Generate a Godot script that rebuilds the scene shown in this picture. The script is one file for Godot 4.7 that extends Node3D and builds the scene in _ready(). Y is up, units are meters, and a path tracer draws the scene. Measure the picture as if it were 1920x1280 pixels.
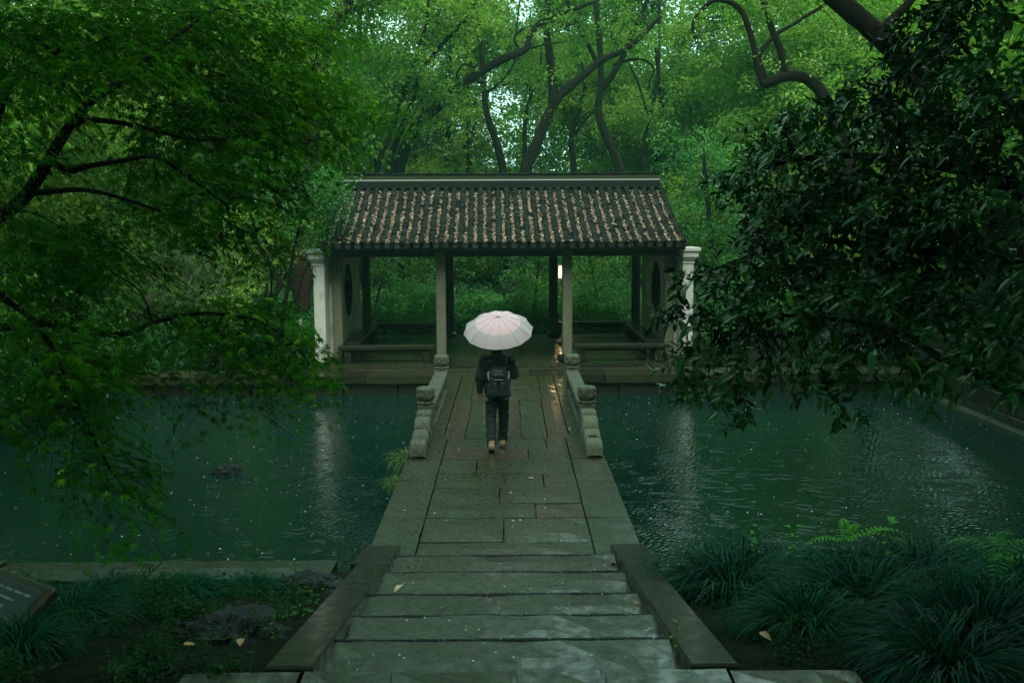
extends Node3D
# A rainy garden pond: a stone bridge leads to a tiled pavilion, a person under an umbrella walks across.

var rng := RandomNumberGenerator.new()
var used := {}
var M := {}

# ---------------------------------------------------------------- naming and tagging
func numbered(called: String) -> String:
	if not used.has(called):
		used[called] = 0
		return called
	used[called] += 1
	return "%s_%03d" % [called, used[called]]

func thing(called: String, label: String, category: String, at := Vector3.ZERO, turn := 0.0, group := "") -> Node3D:
	var o := Node3D.new()
	o.name = numbered(called)
	add_child(o)
	o.position = at
	o.rotation.y = turn
	tag(o, label, category, group)
	return o

func tag(o: Node, label: String, category := "", group := "", kind := "") -> void:
	if label != "": o.set_meta("label", label)
	if category != "": o.set_meta("category", category)
	if group != "": o.set_meta("group", group)
	if kind != "": o.set_meta("kind", kind)

func part(called: String, mesh: Mesh, mat: Material, parent: Node) -> MeshInstance3D:
	var o := MeshInstance3D.new()
	o.mesh = mesh
	o.material_override = null
	if mat != null:
		for i in mesh.get_surface_count():
			o.set_surface_override_material(i, mat)
	if parent == self:
		o.name = numbered(called)
		add_child(o)
	else:
		var k := 0
		var n := called
		while parent.has_node(NodePath(n)):
			k = parent.get_meta("k_" + called, 0) + 1
			parent.set_meta("k_" + called, k)
			n = "%s_%03d" % [called, k]
		o.name = n
		parent.add_child(o)
	return o

func branch_node(called: String, parent: Node, at := Vector3.ZERO) -> Node3D:
	var o := Node3D.new()
	var k := 0
	var n := called
	while parent.has_node(NodePath(n)):
		k += 1
		n = "%s_%03d" % [called, k]
	o.name = n
	parent.add_child(o)
	o.position = at
	return o

# ---------------------------------------------------------------- mesh helpers
func begin(smooth := false) -> SurfaceTool:
	var st := SurfaceTool.new()
	st.begin(Mesh.PRIMITIVE_TRIANGLES)
	st.set_smooth_group(0 if smooth else -1)
	return st

func done(st: SurfaceTool) -> ArrayMesh:
	st.generate_normals()
	return st.commit()

func tri(st: SurfaceTool, a: Vector3, b: Vector3, c: Vector3) -> void:
	st.add_vertex(a); st.add_vertex(b); st.add_vertex(c)

func quad(st: SurfaceTool, a: Vector3, b: Vector3, c: Vector3, d: Vector3) -> void:
	tri(st, a, b, c); tri(st, a, c, d)

# a convex polygon turned so that its front looks away from "inside"
func facing(st: SurfaceTool, pts: Array, inside: Vector3) -> void:
	var mid := Vector3.ZERO
	for p in pts: mid += p
	mid /= pts.size()
	var n: Vector3 = (pts[1] - pts[0]).cross(pts[2] - pts[0])
	var flip := n.dot(mid - inside) > 0.0
	for i in range(1, pts.size() - 1):
		if flip: tri(st, pts[0], pts[i + 1], pts[i])
		else: tri(st, pts[0], pts[i], pts[i + 1])

# a block with chamfered edges
func add_box(st: SurfaceTool, size: Vector3, xf := Transform3D(), c := 0.01) -> void:
	var h := size * 0.5
	c = min(c, min(h.x, min(h.y, h.z)) * 0.8)
	var o := xf.origin
	var P := {}
	for sx in [-1, 1]:
		for sy in [-1, 1]:
			for sz in [-1, 1]:
				P[[sx, sy, sz, 0]] = xf * Vector3(sx * h.x, sy * (h.y - c), sz * (h.z - c))
				P[[sx, sy, sz, 1]] = xf * Vector3(sx * (h.x - c), sy * h.y, sz * (h.z - c))
				P[[sx, sy, sz, 2]] = xf * Vector3(sx * (h.x - c), sy * (h.y - c), sz * h.z)
				facing(st, [P[[sx, sy, sz, 0]], P[[sx, sy, sz, 1]], P[[sx, sy, sz, 2]]], o)
	for s in [-1, 1]:
		facing(st, [P[[s, -1, -1, 0]], P[[s, 1, -1, 0]], P[[s, 1, 1, 0]], P[[s, -1, 1, 0]]], o)
		facing(st, [P[[-1, s, -1, 1]], P[[1, s, -1, 1]], P[[1, s, 1, 1]], P[[-1, s, 1, 1]]], o)
		facing(st, [P[[-1, -1, s, 2]], P[[1, -1, s, 2]], P[[1, 1, s, 2]], P[[-1, 1, s, 2]]], o)
		for t in [-1, 1]:
			facing(st, [P[[s, t, -1, 0]], P[[s, t, 1, 0]], P[[s, t, 1, 1]], P[[s, t, -1, 1]]], o)
			facing(st, [P[[s, -1, t, 0]], P[[s, 1, t, 0]], P[[s, 1, t, 2]], P[[s, -1, t, 2]]], o)
			facing(st, [P[[-1, s, t, 1]], P[[1, s, t, 1]], P[[1, s, t, 2]], P[[-1, s, t, 2]]], o)

func box(size: Vector3, at := Vector3.ZERO, c := 0.01, turn := 0.0) -> ArrayMesh:
	var st := begin()
	add_box(st, size, Transform3D(Basis(Vector3.UP, turn), at), c)
	return done(st)

# a worn stone slab: uneven outline and a top of several facets
func slab(x0: float, x1: float, z0: float, z1: float, top: float, thick: float, c := 0.012, rough := 0.004) -> ArrayMesh:
	var st := begin()
	var mid := Vector3((x0 + x1) / 2, top - thick / 2, (z0 + z1) / 2)
	var nx: int = clamp(int((x1 - x0) / 0.22), 2, 9)
	var nz: int = clamp(int((z1 - z0) / 0.22), 2, 9)
	var tx := rng.randf_range(-1, 1) * rough * 0.6
	var tz := rng.randf_range(-1, 1) * rough * 0.6
	var g := []
	for i in nx + 1:
		var row := []
		for j in nz + 1:
			var edge := i == 0 or j == 0 or i == nx or j == nz
			var u: float = float(i) / nx
			var v: float = float(j) / nz
			var p := Vector3(lerp(x0, x1, u), top, lerp(z0, z1, v))
			p.y += (u - 0.5) * 2 * tx + (v - 0.5) * 2 * tz + rng.randf_range(-1, 1) * rough
			if edge: p.y -= c * rng.randf_range(0.4, 1.0)
			if i == 0: p.x += rng.randf_range(0, c * 0.9)
			if i == nx: p.x -= rng.randf_range(0, c * 0.9)
			if j == 0: p.z += rng.randf_range(0, c * 0.9)
			if j == nz: p.z -= rng.randf_range(0, c * 0.9)
			row.append(p)
		g.append(row)
	for i in nx:
		for j in nz:
			facing(st, [g[i][j], g[i + 1][j], g[i + 1][j + 1]], mid)
			facing(st, [g[i][j], g[i + 1][j + 1], g[i][j + 1]], mid)
	var dn := Vector3(0, -thick, 0)
	for i in nx:
		for j in [0, nz]:
			facing(st, [g[i][j], g[i + 1][j], g[i + 1][j] + dn, g[i][j] + dn], mid)
	for j in nz:
		for i in [0, nx]:
			facing(st, [g[i][j], g[i][j + 1], g[i][j + 1] + dn, g[i][j] + dn], mid)
	return done(st)

# a tube along points with a radius at each
func add_tube(st: SurfaceTool, pts: Array, radii: Array, sides := 8, wob := 0.0, cap := true) -> void:
	var n := pts.size()
	var rings := []
	var side := Vector3.ZERO
	for i in n:
		var d: Vector3
		if i == 0: d = pts[1] - pts[0]
		elif i == n - 1: d = pts[n - 1] - pts[n - 2]
		else: d = pts[i + 1] - pts[i - 1]
		d = d.normalized()
		if side == Vector3.ZERO:
			side = d.cross(Vector3(0.31, 0.17, 0.93)).normalized()
		side = (side - d * side.dot(d)).normalized()
		var up := d.cross(side)
		var ring := []
		for k in sides:
			var a := TAU * k / sides
			var r: float = radii[i] * (1.0 + wob * rng.randf_range(-1, 1))
			ring.append(pts[i] + side * cos(a) * r + up * sin(a) * r)
		rings.append(ring)
	for i in n - 1:
		for k in sides:
			var l := (k + 1) % sides
			quad(st, rings[i][k], rings[i + 1][k], rings[i + 1][l], rings[i][l])
	if cap:
		for k in sides:
			var l := (k + 1) % sides
			tri(st, pts[0], rings[0][k], rings[0][l])
			tri(st, pts[n - 1], rings[n - 1][l], rings[n - 1][k])

# a polyline rounded into a smooth curve
func smooth_line(pts: Array, each := 4) -> Array:
	var out := []
	var n := pts.size()
	for i in n - 1:
		var a: Vector3 = pts[max(i - 1, 0)]
		var b: Vector3 = pts[i]
		var c: Vector3 = pts[i + 1]
		var d: Vector3 = pts[min(i + 2, n - 1)]
		for k in each:
			out.append(b.cubic_interpolate(c, a, d, float(k) / each))
	out.append(pts[n - 1])
	return out

func tapered(pts: Array, r0: float, r1: float, sides := 8, wob := 0.06) -> ArrayMesh:
	var line := smooth_line(pts)
	var radii := []
	for i in line.size():
		radii.append(lerp(r0, r1, float(i) / (line.size() - 1)))
	var st := begin(true)
	add_tube(st, line, radii, sides, wob)
	st.index()
	return done(st)

func lathe(profile: Array, sides := 16, wob := 0.0) -> ArrayMesh:
	var st := begin(false)
	var rings := []
	for p in profile:
		var ring := []
		for k in sides:
			var a := TAU * k / sides
			var r: float = p.x * (1.0 + wob * rng.randf_range(-1, 1))
			ring.append(Vector3(cos(a) * r, p.y, sin(a) * r))
		rings.append(ring)
	for i in profile.size() - 1:
		for k in sides:
			var l := (k + 1) % sides
			quad(st, rings[i][k], rings[i + 1][k], rings[i + 1][l], rings[i][l])
	var top := Vector3(0, profile[-1].y, 0)
	for k in sides:
		tri(st, top, rings[-1][(k + 1) % sides], rings[-1][k])
	return done(st)

# a boulder
func boulder(size: Vector3, seed_: int, flat := 0.0) -> ArrayMesh:
	var nz := FastNoiseLite.new()
	nz.seed = seed_
	nz.frequency = 0.9
	var st := begin(false)
	var rows := 24
	var cols := 36
	var g := []
	for i in rows + 1:
		var row := []
		for j in cols:
			var th := PI * i / rows
			var ph := TAU * j / cols
			var d := Vector3(sin(th) * cos(ph), cos(th), sin(th) * sin(ph))
			var r := 1.0 + 0.42 * nz.get_noise_3dv(d * 1.3) + 0.22 * nz.get_noise_3dv(d * 3.4 + Vector3(9, 4, 2)) + 0.13 * nz.get_noise_3dv(d * 7.0) + 0.05 * nz.get_noise_3dv(d * 17.0)
			var p := d * r
			if flat > 0.0: p.y = min(p.y, flat + 0.12 * nz.get_noise_2d(p.x * 2, p.z * 2))
			row.append(p * size)
		g.append(row)
	for i in rows:
		for j in cols:
			var l := (j + 1) % cols
			facing(st, [g[i][j], g[i][l], g[i + 1][l]] if i > 0 else [g[0][0], g[1][l], g[1][j]], Vector3.ZERO)
			if i > 0 and i < rows - 1: facing(st, [g[i][j], g[i + 1][l], g[i + 1][j]], Vector3.ZERO)
	return done(st)

# ---------------------------------------------------------------- figures: a field of joined capsules, meshed as surface nets
func sd_bone(p: Vector3, b: Array) -> float:
	var ab: Vector3 = b[1] - b[0]
	var t: float = clamp((p - b[0]).dot(ab) / max(ab.length_squared(), 1e-8), 0.0, 1.0)
	return (p - (b[0] + ab * t)).length() - lerp(b[2], b[3], t)

func blend_mesh(bones: Array, cell: float, k: float, wrinkle := 0.0) -> ArrayMesh:
	var lo := Vector3.ONE * 1e9
	var hi := -lo
	for b in bones:
		var r: float = max(b[2], b[3]) + k + cell * 2
		lo = lo.min(b[0] - Vector3.ONE * r).min(b[1] - Vector3.ONE * r)
		hi = hi.max(b[0] + Vector3.ONE * r).max(b[1] + Vector3.ONE * r)
	var n := Vector3i(((hi - lo) / cell).ceil()) + Vector3i.ONE
	var f := PackedFloat32Array()
	f.resize(n.x * n.y * n.z)
	f.fill(1.0)
	var nz := FastNoiseLite.new()
	nz.seed = 5
	nz.frequency = 9.0
	for b in bones:
		var r: float = max(b[2], b[3]) + k + cell * 2
		var a0 := Vector3i((((b[0] as Vector3).min(b[1]) - Vector3.ONE * r - lo) / cell).floor()).clamp(Vector3i.ZERO, n - Vector3i.ONE)
		var a1 := Vector3i((((b[0] as Vector3).max(b[1]) + Vector3.ONE * r - lo) / cell).ceil()).clamp(Vector3i.ZERO, n - Vector3i.ONE)
		for i in range(a0.x, a1.x + 1):
			for j in range(a0.y, a1.y + 1):
				for l in range(a0.z, a1.z + 1):
					var d := sd_bone(lo + Vector3(i, j, l) * cell, b)
					var at := (i * n.y + j) * n.z + l
					var e := f[at]
					var h: float = max(k - abs(d - e), 0.0) / k
					f[at] = min(d, e) - h * h * k * 0.25
	if wrinkle > 0.0:
		for i in n.x:
			for j in n.y:
				for l in n.z:
					var at := (i * n.y + j) * n.z + l
					if abs(f[at]) < cell * 3:
						var p := lo + Vector3(i, j, l) * cell
						f[at] += wrinkle * nz.get_noise_3d(p.x, p.y * 1.8, p.z)
	var vid := {}
	var V := PackedVector3Array()
	var N := PackedVector3Array()
	var I := PackedInt32Array()
	for i in n.x - 1:
		for j in n.y - 1:
			for l in n.z - 1:
				var at := (i * n.y + j) * n.z + l
				var c := [f[at], f[at + 1], f[at + n.z], f[at + n.z + 1], f[at + n.y * n.z], f[at + n.y * n.z + 1], f[at + n.y * n.z + n.z], f[at + n.y * n.z + n.z + 1]]
				var neg := 0
				for q in c:
					if q < 0.0: neg += 1
				if neg == 0 or neg == 8: continue
				var sum := Vector3.ZERO
				var cnt := 0
				for e in [[0, 1], [2, 3], [4, 5], [6, 7], [0, 2], [1, 3], [4, 6], [5, 7], [0, 4], [1, 5], [2, 6], [3, 7]]:
					var u: float = c[e[0]]
					var w: float = c[e[1]]
					if (u < 0.0) != (w < 0.0):
						var t: float = u / (u - w)
						sum += Vector3(e[0] >> 2, (e[0] >> 1) & 1, e[0] & 1).lerp(Vector3(e[1] >> 2, (e[1] >> 1) & 1, e[1] & 1), t)
						cnt += 1
				vid[at] = V.size()
				V.append(lo + (Vector3(i, j, l) + sum / cnt) * cell)
				N.append(Vector3(c[4] + c[5] + c[6] + c[7] - c[0] - c[1] - c[2] - c[3], c[2] + c[3] + c[6] + c[7] - c[0] - c[1] - c[4] - c[5], c[1] + c[3] + c[5] + c[7] - c[0] - c[2] - c[4] - c[6]).normalized())
	var step := [n.y * n.z, n.z, 1]
	for at in vid:
		for ax in 3:
			var s0: float = f[at]
			var s1: float = f[at + step[ax]]
			if (s0 < 0.0) == (s1 < 0.0): continue
			var b: int = step[(ax + 1) % 3]
			var d: int = step[(ax + 2) % 3]
			if not (vid.has(at - b) and vid.has(at - d) and vid.has(at - b - d)): continue
			var q := [vid[at], vid[at - b], vid[at - b - d], vid[at - d]]
			if s0 < 0.0: q.reverse()
			I.append_array([q[0], q[1], q[2], q[0], q[2], q[3]])
	var arr := []
	arr.resize(Mesh.ARRAY_MAX)
	arr[Mesh.ARRAY_VERTEX] = V
	arr[Mesh.ARRAY_NORMAL] = N
	arr[Mesh.ARRAY_INDEX] = I
	var m := ArrayMesh.new()
	m.add_surface_from_arrays(Mesh.PRIMITIVE_TRIANGLES, arr)
	return m

# ---------------------------------------------------------------- materials
func lin(r: float, g: float, b: float) -> Color:
	return Color(r, g, b).linear_to_srgb()

func noise_tex(size: int, freq: float, seed_: int, ramp: Array, octaves := 5, normal := 0.0, kind := FastNoiseLite.TYPE_SIMPLEX_SMOOTH) -> NoiseTexture2D:
	var n := FastNoiseLite.new()
	n.noise_type = kind
	n.seed = seed_
	n.frequency = freq
	n.fractal_octaves = octaves
	n.fractal_gain = 0.58
	var t := NoiseTexture2D.new()
	t.width = size
	t.height = size
	t.seamless = true
	t.seamless_blend_skirt = 0.25
	t.noise = n
	if ramp.size():
		var g := Gradient.new()
		var offs := PackedFloat32Array()
		var cols := PackedColorArray()
		for r in ramp:
			offs.append(r[0]); cols.append(r[1])
		g.offsets = offs
		g.colors = cols
		t.color_ramp = g
	return t

func mat(called: String, color: Color, rough := 0.8, spec := 0.5) -> StandardMaterial3D:
	var m := StandardMaterial3D.new()
	m.resource_name = called
	m.albedo_color = color
	m.roughness = rough
	m.metallic_specular = spec
	M[called] = m
	return m

func surfaced(called: String, color: Color, tex: Texture2D, rough_tex: Texture2D, height: Texture2D, scale: float, relief: float, spec := 0.5) -> StandardMaterial3D:
	var m := mat(called, color, 1.0, spec)
	m.albedo_texture = tex
	m.uv1_triplanar = true
	m.uv1_world_triplanar = true
	m.uv1_scale = Vector3.ONE * scale
	if rough_tex: m.roughness_texture = rough_tex
	else: m.roughness = 0.7
	if height:
		m.heightmap_enabled = true
		m.heightmap_texture = height
		m.heightmap_scale = relief
	return m

func grey(v: float) -> Color:
	return Color(v, v, v)

func leaf_mat(called: String, rough: float, back: Color, spec := 0.5) -> StandardMaterial3D:
	var m := mat(called, Color.WHITE, rough, spec)
	m.vertex_color_use_as_albedo = true
	m.cull_mode = BaseMaterial3D.CULL_DISABLED
	m.backlight_enabled = true
	m.backlight = back
	return m

func make_materials() -> void:
	var stone := noise_tex(1024, 0.022, 3, [[0.0, lin(0.22, 0.26, 0.18)], [0.3, lin(0.42, 0.46, 0.33)], [0.5, lin(0.76, 0.77, 0.64)], [0.68, lin(1.0, 0.97, 0.86)], [1.0, lin(0.62, 0.78, 0.42)]], 8)
	var fine := noise_tex(512, 0.06, 11, [[0.0, lin(0.4, 0.42, 0.38)], [0.45, lin(0.85, 0.85, 0.8)], [1.0, lin(1, 1, 0.95)]], 4)
	var wet := noise_tex(512, 0.03, 21, [[0.2, grey(0.25)], [0.8, grey(0.6)]], 6)
	var film := noise_tex(512, 0.022, 27, [[0.0, grey(0.12)], [0.42, grey(0.3)], [0.6, grey(0.8)], [0.75, grey(1.0)]], 7)   # where a film of rain stands
	var relief := noise_tex(1024, 0.05, 31, [], 5)
	var damp := noise_tex(512, 0.01, 41, [[0.0, grey(0.3)], [0.5, grey(0.55)], [1.0, grey(0.85)]], 4)
	for s in [["stone_green", lin(0.046, 0.052, 0.030)], ["stone_grey", lin(0.052, 0.054, 0.036)], ["stone_red", lin(0.070, 0.048, 0.032)], ["stone_pale", lin(0.060, 0.065, 0.042)], ["stone_dark", lin(0.026, 0.031, 0.020)]]:
		var m := surfaced(s[0], s[1], stone, wet, relief, 0.55, 0.35, 0.34)
		m.clearcoat_enabled = true
		m.clearcoat = 0.8
		m.clearcoat_roughness = 0.16
		m.clearcoat_texture = film
		m.detail_enabled = true
		m.detail_albedo = fine
		m.detail_blend_mode = BaseMaterial3D.BLEND_MODE_MUL
		m.detail_uv_layer = BaseMaterial3D.DETAIL_UV_1
	surfaced("carved", lin(0.125, 0.142, 0.105), noise_tex(512, 0.02, 51, [[0.0, lin(0.16, 0.2, 0.14)], [0.42, lin(0.42, 0.46, 0.36)], [0.6, lin(0.9, 0.9, 0.82)], [1.0, lin(0.8, 0.9, 0.7)]], 6), damp, relief, 1.6, 1.6)
	surfaced("carved_lichen", lin(0.20, 0.22, 0.165), noise_tex(512, 0.045, 53, [[0.0, lin(0.12, 0.16, 0.1)], [0.40, lin(0.35, 0.4, 0.28)], [0.52, lin(0.95, 1, 0.85)], [0.7, lin(1, 1, 0.9)], [1.0, lin(0.5, 0.6, 0.4)]], 6), damp, relief, 1.6, 2.2)
	surfaced("plaster", lin(0.50, 0.53, 0.47), noise_tex(512, 0.008, 61, [[0.0, lin(0.5, 0.5, 0.44)], [0.35, lin(0.86, 0.86, 0.8)], [0.6, lin(1, 1, 1)], [1.0, lin(0.9, 0.92, 0.88)]], 5), null, relief, 0.5, 0.3)
	surfaced("plaster_old", lin(0.58, 0.60, 0.52), noise_tex(512, 0.012, 62, [[0.0, lin(0.38, 0.4, 0.34)], [0.4, lin(0.78, 0.78, 0.7)], [0.65, lin(1, 0.98, 0.9)], [1.0, lin(0.7, 0.72, 0.64)]], 6), null, relief, 0.45, 0.4)
	surfaced("pillar_stone", lin(0.13, 0.14, 0.10), noise_tex(512, 0.02, 63, [[0.0, lin(0.4, 0.46, 0.34)], [0.45, lin(0.85, 0.85, 0.76)], [1.0, lin(1, 1, 0.92)]], 5), damp, relief, 0.7, 0.4)
	surfaced("timber", lin(0.035, 0.04, 0.035), fine, damp, relief, 0.8, 0.3)
	surfaced("tile", lin(0.020, 0.028, 0.026), noise_tex(512, 0.03, 71, [[0.0, lin(0.3, 0.38, 0.3)], [0.5, lin(0.8, 0.85, 0.78)], [0.8, lin(1.3, 1.3, 1.2)], [1.0, lin(0.9, 1, 0.7)]], 5), null, relief, 1.5, 0.4, 0.12)
	M.tile.roughness = 0.7
	M.tile.vertex_color_use_as_albedo = true
	surfaced("lime", lin(0.42, 0.46, 0.42), fine, null, relief, 0.8, 0.3)
	surfaced("mossy", lin(0.022, 0.036, 0.018), noise_tex(512, 0.02, 73, [[0.0, lin(0.2, 0.25, 0.2)], [0.5, lin(0.55, 0.7, 0.4)], [0.7, lin(1.1, 1.2, 0.7)], [1.0, lin(0.5, 0.5, 0.4)]], 5), null, relief, 1.2, 0.6)
	surfaced("bark", lin(0.018, 0.018, 0.014), noise_tex(512, 0.02, 81, [[0.0, lin(0.4, 0.4, 0.4)], [0.5, lin(0.8, 0.8, 0.75)], [1.0, lin(1.2, 1.25, 1.1)]], 5), null, relief, 1.5, 2.0, 0.2)
	surfaced("bark_pale", lin(0.13, 0.15, 0.125), M.bark.albedo_texture, null, relief, 1.5, 1.5, 0.25)
	surfaced("bark_red", lin(0.055, 0.038, 0.028), M.bark.albedo_texture, null, relief, 1.5, 2.0, 0.2)
	surfaced("whitewash", lin(0.5, 0.54, 0.5), fine, null, relief, 1.0, 0.5)
	surfaced("soil", lin(0.012, 0.022, 0.012), noise_tex(512, 0.02, 91, [[0.0, lin(0.3, 0.3, 0.3)], [0.5, lin(0.9, 0.9, 0.8)], [1.0, lin(1.2, 1.5, 0.9)]], 5), null, relief, 0.4, 6.0, 0.15)
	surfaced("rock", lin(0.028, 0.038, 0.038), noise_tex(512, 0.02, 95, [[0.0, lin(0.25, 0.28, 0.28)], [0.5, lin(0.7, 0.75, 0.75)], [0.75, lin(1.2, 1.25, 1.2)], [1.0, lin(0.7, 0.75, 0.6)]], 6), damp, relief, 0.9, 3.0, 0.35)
	leaf_mat("maple_leaf", 0.3, Color(0.7, 0.9, 0.2), 0.2)
	leaf_mat("broad_leaf", 0.22, Color(0.3, 0.45, 0.1), 0.24)
	leaf_mat("small_leaf", 0.35, Color(0.65, 0.85, 0.3), 0.2)
	leaf_mat("far_leaf", 0.6, Color(0.8, 1.0, 0.38), 0.1)
	leaf_mat("grass_leaf", 0.3, Color(0.2, 0.3, 0.15), 0.1)
	leaf_mat("litter", 0.55, Color(0.1, 0.08, 0.06))
	# the pond: dark green water under a skin of rain rings
	var w := mat("water", lin(0.004, 0.021, 0.016), 0.06, 0.37)
	w.uv1_triplanar = true
	w.uv1_world_triplanar = true
	w.uv1_scale = Vector3.ONE / 6.5
	w.heightmap_enabled = true
	w.heightmap_texture = rain_rings(1024, 420)
	w.heightmap_scale = 1.6
	# cloth and kit
	surfaced("jacket", lin(0.006, 0.014, 0.017), fine, null, relief, 3.0, 0.3).roughness = 0.8
	surfaced("trousers", lin(0.008, 0.015, 0.019), fine, null, relief, 3.0, 0.3).roughness = 0.75
	surfaced("shoe", lin(0.42, 0.29, 0.14), fine, null, relief, 6.0, 0.3)
	mat("shoe_sole", lin(0.03, 0.03, 0.03), 0.6)
	mat("skin", lin(0.38, 0.22, 0.15), 0.5)
	mat("hair", lin(0.008, 0.008, 0.008), 0.45)
	surfaced("pack", lin(0.006, 0.012, 0.014), fine, damp, relief, 6.0, 0.3)
	mat("pack_trim", lin(0.012, 0.022, 0.025), 0.5)
	mat("pack_mark", lin(0.4, 0.42, 0.42), 0.5)
	var u := mat("canopy_pink", lin(0.68, 0.475, 0.53), 0.6)
	u.backlight_enabled = true
	u.backlight = Color(0.5, 0.42, 0.44)
	u = mat("canopy_grey", lin(0.42, 0.37, 0.38), 0.55)
	u.backlight_enabled = true
	u.backlight = Color(0.3, 0.32, 0.31)
	mat("canopy_seam", lin(0.36, 0.33, 0.335), 0.6)
	mat("metal", lin(0.4, 0.4, 0.42), 0.35).metallic = 0.9
	mat("lamp_frame", lin(0.02, 0.018, 0.015), 0.6)
	var l := mat("lamp_glow", lin(0.9, 0.75, 0.5), 0.6)
	l.emission_enabled = true
	l.emission = Color(1.0, 0.82, 0.58)
	l.emission_energy_multiplier = 2.6
	mat("droplet", lin(0.45, 0.5, 0.48), 0.12)
	mat("petal", lin(0.8, 0.76, 0.74), 0.6)
	mat("sign_face", lin(0.02, 0.035, 0.04), 0.35)
	mat("sign_ink", lin(0.22, 0.25, 0.24), 0.7)

# height picture of rings left by raindrops over a fine chop
func rain_rings(size: int, count: int) -> ImageTexture:
	var h := PackedFloat32Array()
	h.resize(size * size)
	h.fill(0.5)
	var metre := size / 6.5
	var g := RandomNumberGenerator.new()
	g.seed = 77
	for i in count:
		var cx := g.randf() * size
		var cy := g.randf() * size
		var R: float = metre * (0.05 + 0.30 * pow(g.randf(), 2.2))
		var wave: float = metre * g.randf_range(0.030, 0.05)
		var amp: float = 0.16 * g.randf_range(0.4, 1.0) * clamp(0.12 * metre / R, 0.25, 1.0)
		for y in range(int(-R * 1.2), int(R * 1.2) + 1):
			for x in range(int(-R * 1.2), int(R * 1.2) + 1):
				var d := sqrt(x * x + y * y)
				if d > R * 1.2: continue
				var env: float = exp(-pow((d - R * 0.72) / (R * 0.24), 2.0))
				var at := posmod(int(cy) + y, size) * size + posmod(int(cx) + x, size)
				h[at] += amp * env * sin(TAU * d / wave)
	var n := FastNoiseLite.new()
	n.seed = 8
	n.frequency = 1.0
	for y in size:
		for x in size:
			var a := TAU * x / size
			# wraps in both directions: a small torus walked through the noise
			var b := TAU * y / size
			h[y * size + x] += 0.06 * (sin(a * 31.0 + 3.0 * sin(b * 7.0) + 2.0 * sin(a * 5.0)) * sin(b * 53.0 + 2.0 * sin(a * 9.0)) + 0.6 * sin(a * 67.0 + b * 41.0 + 2.0 * sin(b * 13.0)))
	var bytes := PackedByteArray()
	bytes.resize(size * size)
	for i in size * size:
		bytes[i] = int(clamp(h[i], 0.0, 1.0) * 255.0)
	return ImageTexture.create_from_image(Image.create_from_data(size, size, false, Image.FORMAT_L8, bytes))

# ---------------------------------------------------------------- the setting
func smooth(a: float, b: float, x: float) -> float:
	return smoothstep(a, b, x)

var hills := FastNoiseLite.new()

func ground_y(x: float, z: float) -> float:
	var n := hills.get_noise_2d(x, z) * 0.5
	if x > -9.7 and x < 9.45 and z > -24.4 and z < -9.75 and not (z > -10.3 and abs(x) > 1.4 and false):
		return -1.4
	if z >= -9.75 and z < 30.0 and abs(x) < 9.6:
		if abs(x + 0.055) < 1.2 and z < -5.2: return -0.4
		return lerp(-0.06, 0.86, clamp((z + 9.5) / 3.9, 0.0, 1.0)) + n * 0.12
	var y := 0.0
	if z < -31.0: y += (-31.0 - z) * 0.11
	if abs(x) > 9.4: y += 0.2 + (abs(x) - 9.4) * 0.13 * smooth(9.4, 12.0, abs(x))
	y = min(y, 9.0) + n * smooth(4.0, 9.0, abs(x) + max(0.0, -28.0 - z)) * 0.8
	if abs(x) < 5.5 and z > -31.0 and z < -24.0: y = -0.02
	if z > 30.0: y = 0.8
	return y

func build_ground() -> void:
	hills.seed = 4
	hills.frequency = 0.12
	var xs := [-140.0, -90.0, -60.0, -40.0, -30.0, -24.0, -20.0, -17.0, -14.0, -12.0, -10.6, -9.9, -9.72, -9.6]
	var x := -9.2
	while x < 9.2:
		xs.append(x)
		x += 0.3
	xs.append_array([9.3, 9.44, 9.6, 10.0, 11.0, 12.5, 15.0, 18.0, 22.0, 27.0, 34.0, 44.0, 60.0, 90.0, 140.0])
	var zs := [-150.0, -110.0, -85.0, -70.0, -60.0, -54.0, -49.0, -45.0, -42.0, -39.0, -36.5, -34.0, -32.5, -31.0, -29.0, -27.0, -25.5, -24.6, -24.42, -24.3]
	var z := -23.0
	while z < -10.6:
		zs.append(z)
		z += 1.4
	zs.append_array([-10.4, -10.0, -9.78, -9.73])
	z = -9.5
	while z < -5.0:
		zs.append(z)
		z += 0.25
	zs.append_array([-4.6, -4.0, -3.0, -1.5, 1.0, 5.0, 10.0, 20.0, 35.0, 60.0, 100.0])
	var st := begin(true)
	for i in xs.size() - 1:
		for j in zs.size() - 1:
			var a := Vector3(xs[i], ground_y(xs[i], zs[j]), zs[j])
			var b := Vector3(xs[i + 1], ground_y(xs[i + 1], zs[j]), zs[j])
			var c := Vector3(xs[i + 1], ground_y(xs[i + 1], zs[j + 1]), zs[j + 1])
			var d := Vector3(xs[i], ground_y(xs[i], zs[j + 1]), zs[j + 1])
			quad(st, a, b, c, d)
	st.index()
	var o := part("ground", done(st), M.soil, self)
	tag(o, "dark damp woodland soil round the pond and under the trees", "ground", "", "structure")
	# the pond
	st = begin()
	quad(st, Vector3(-9.69, -0.45, -24.39), Vector3(9.43, -0.45, -24.39), Vector3(9.43, -0.45, -9.76), Vector3(-9.69, -0.45, -9.76))
	o = part("pond_water", done(st), M.water, self)
	tag(o, "dark green pond water dotted with rain on both sides of the bridge", "water", "", "structure")

const BX := -0.055   # middle line of the bridge and the steps

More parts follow.
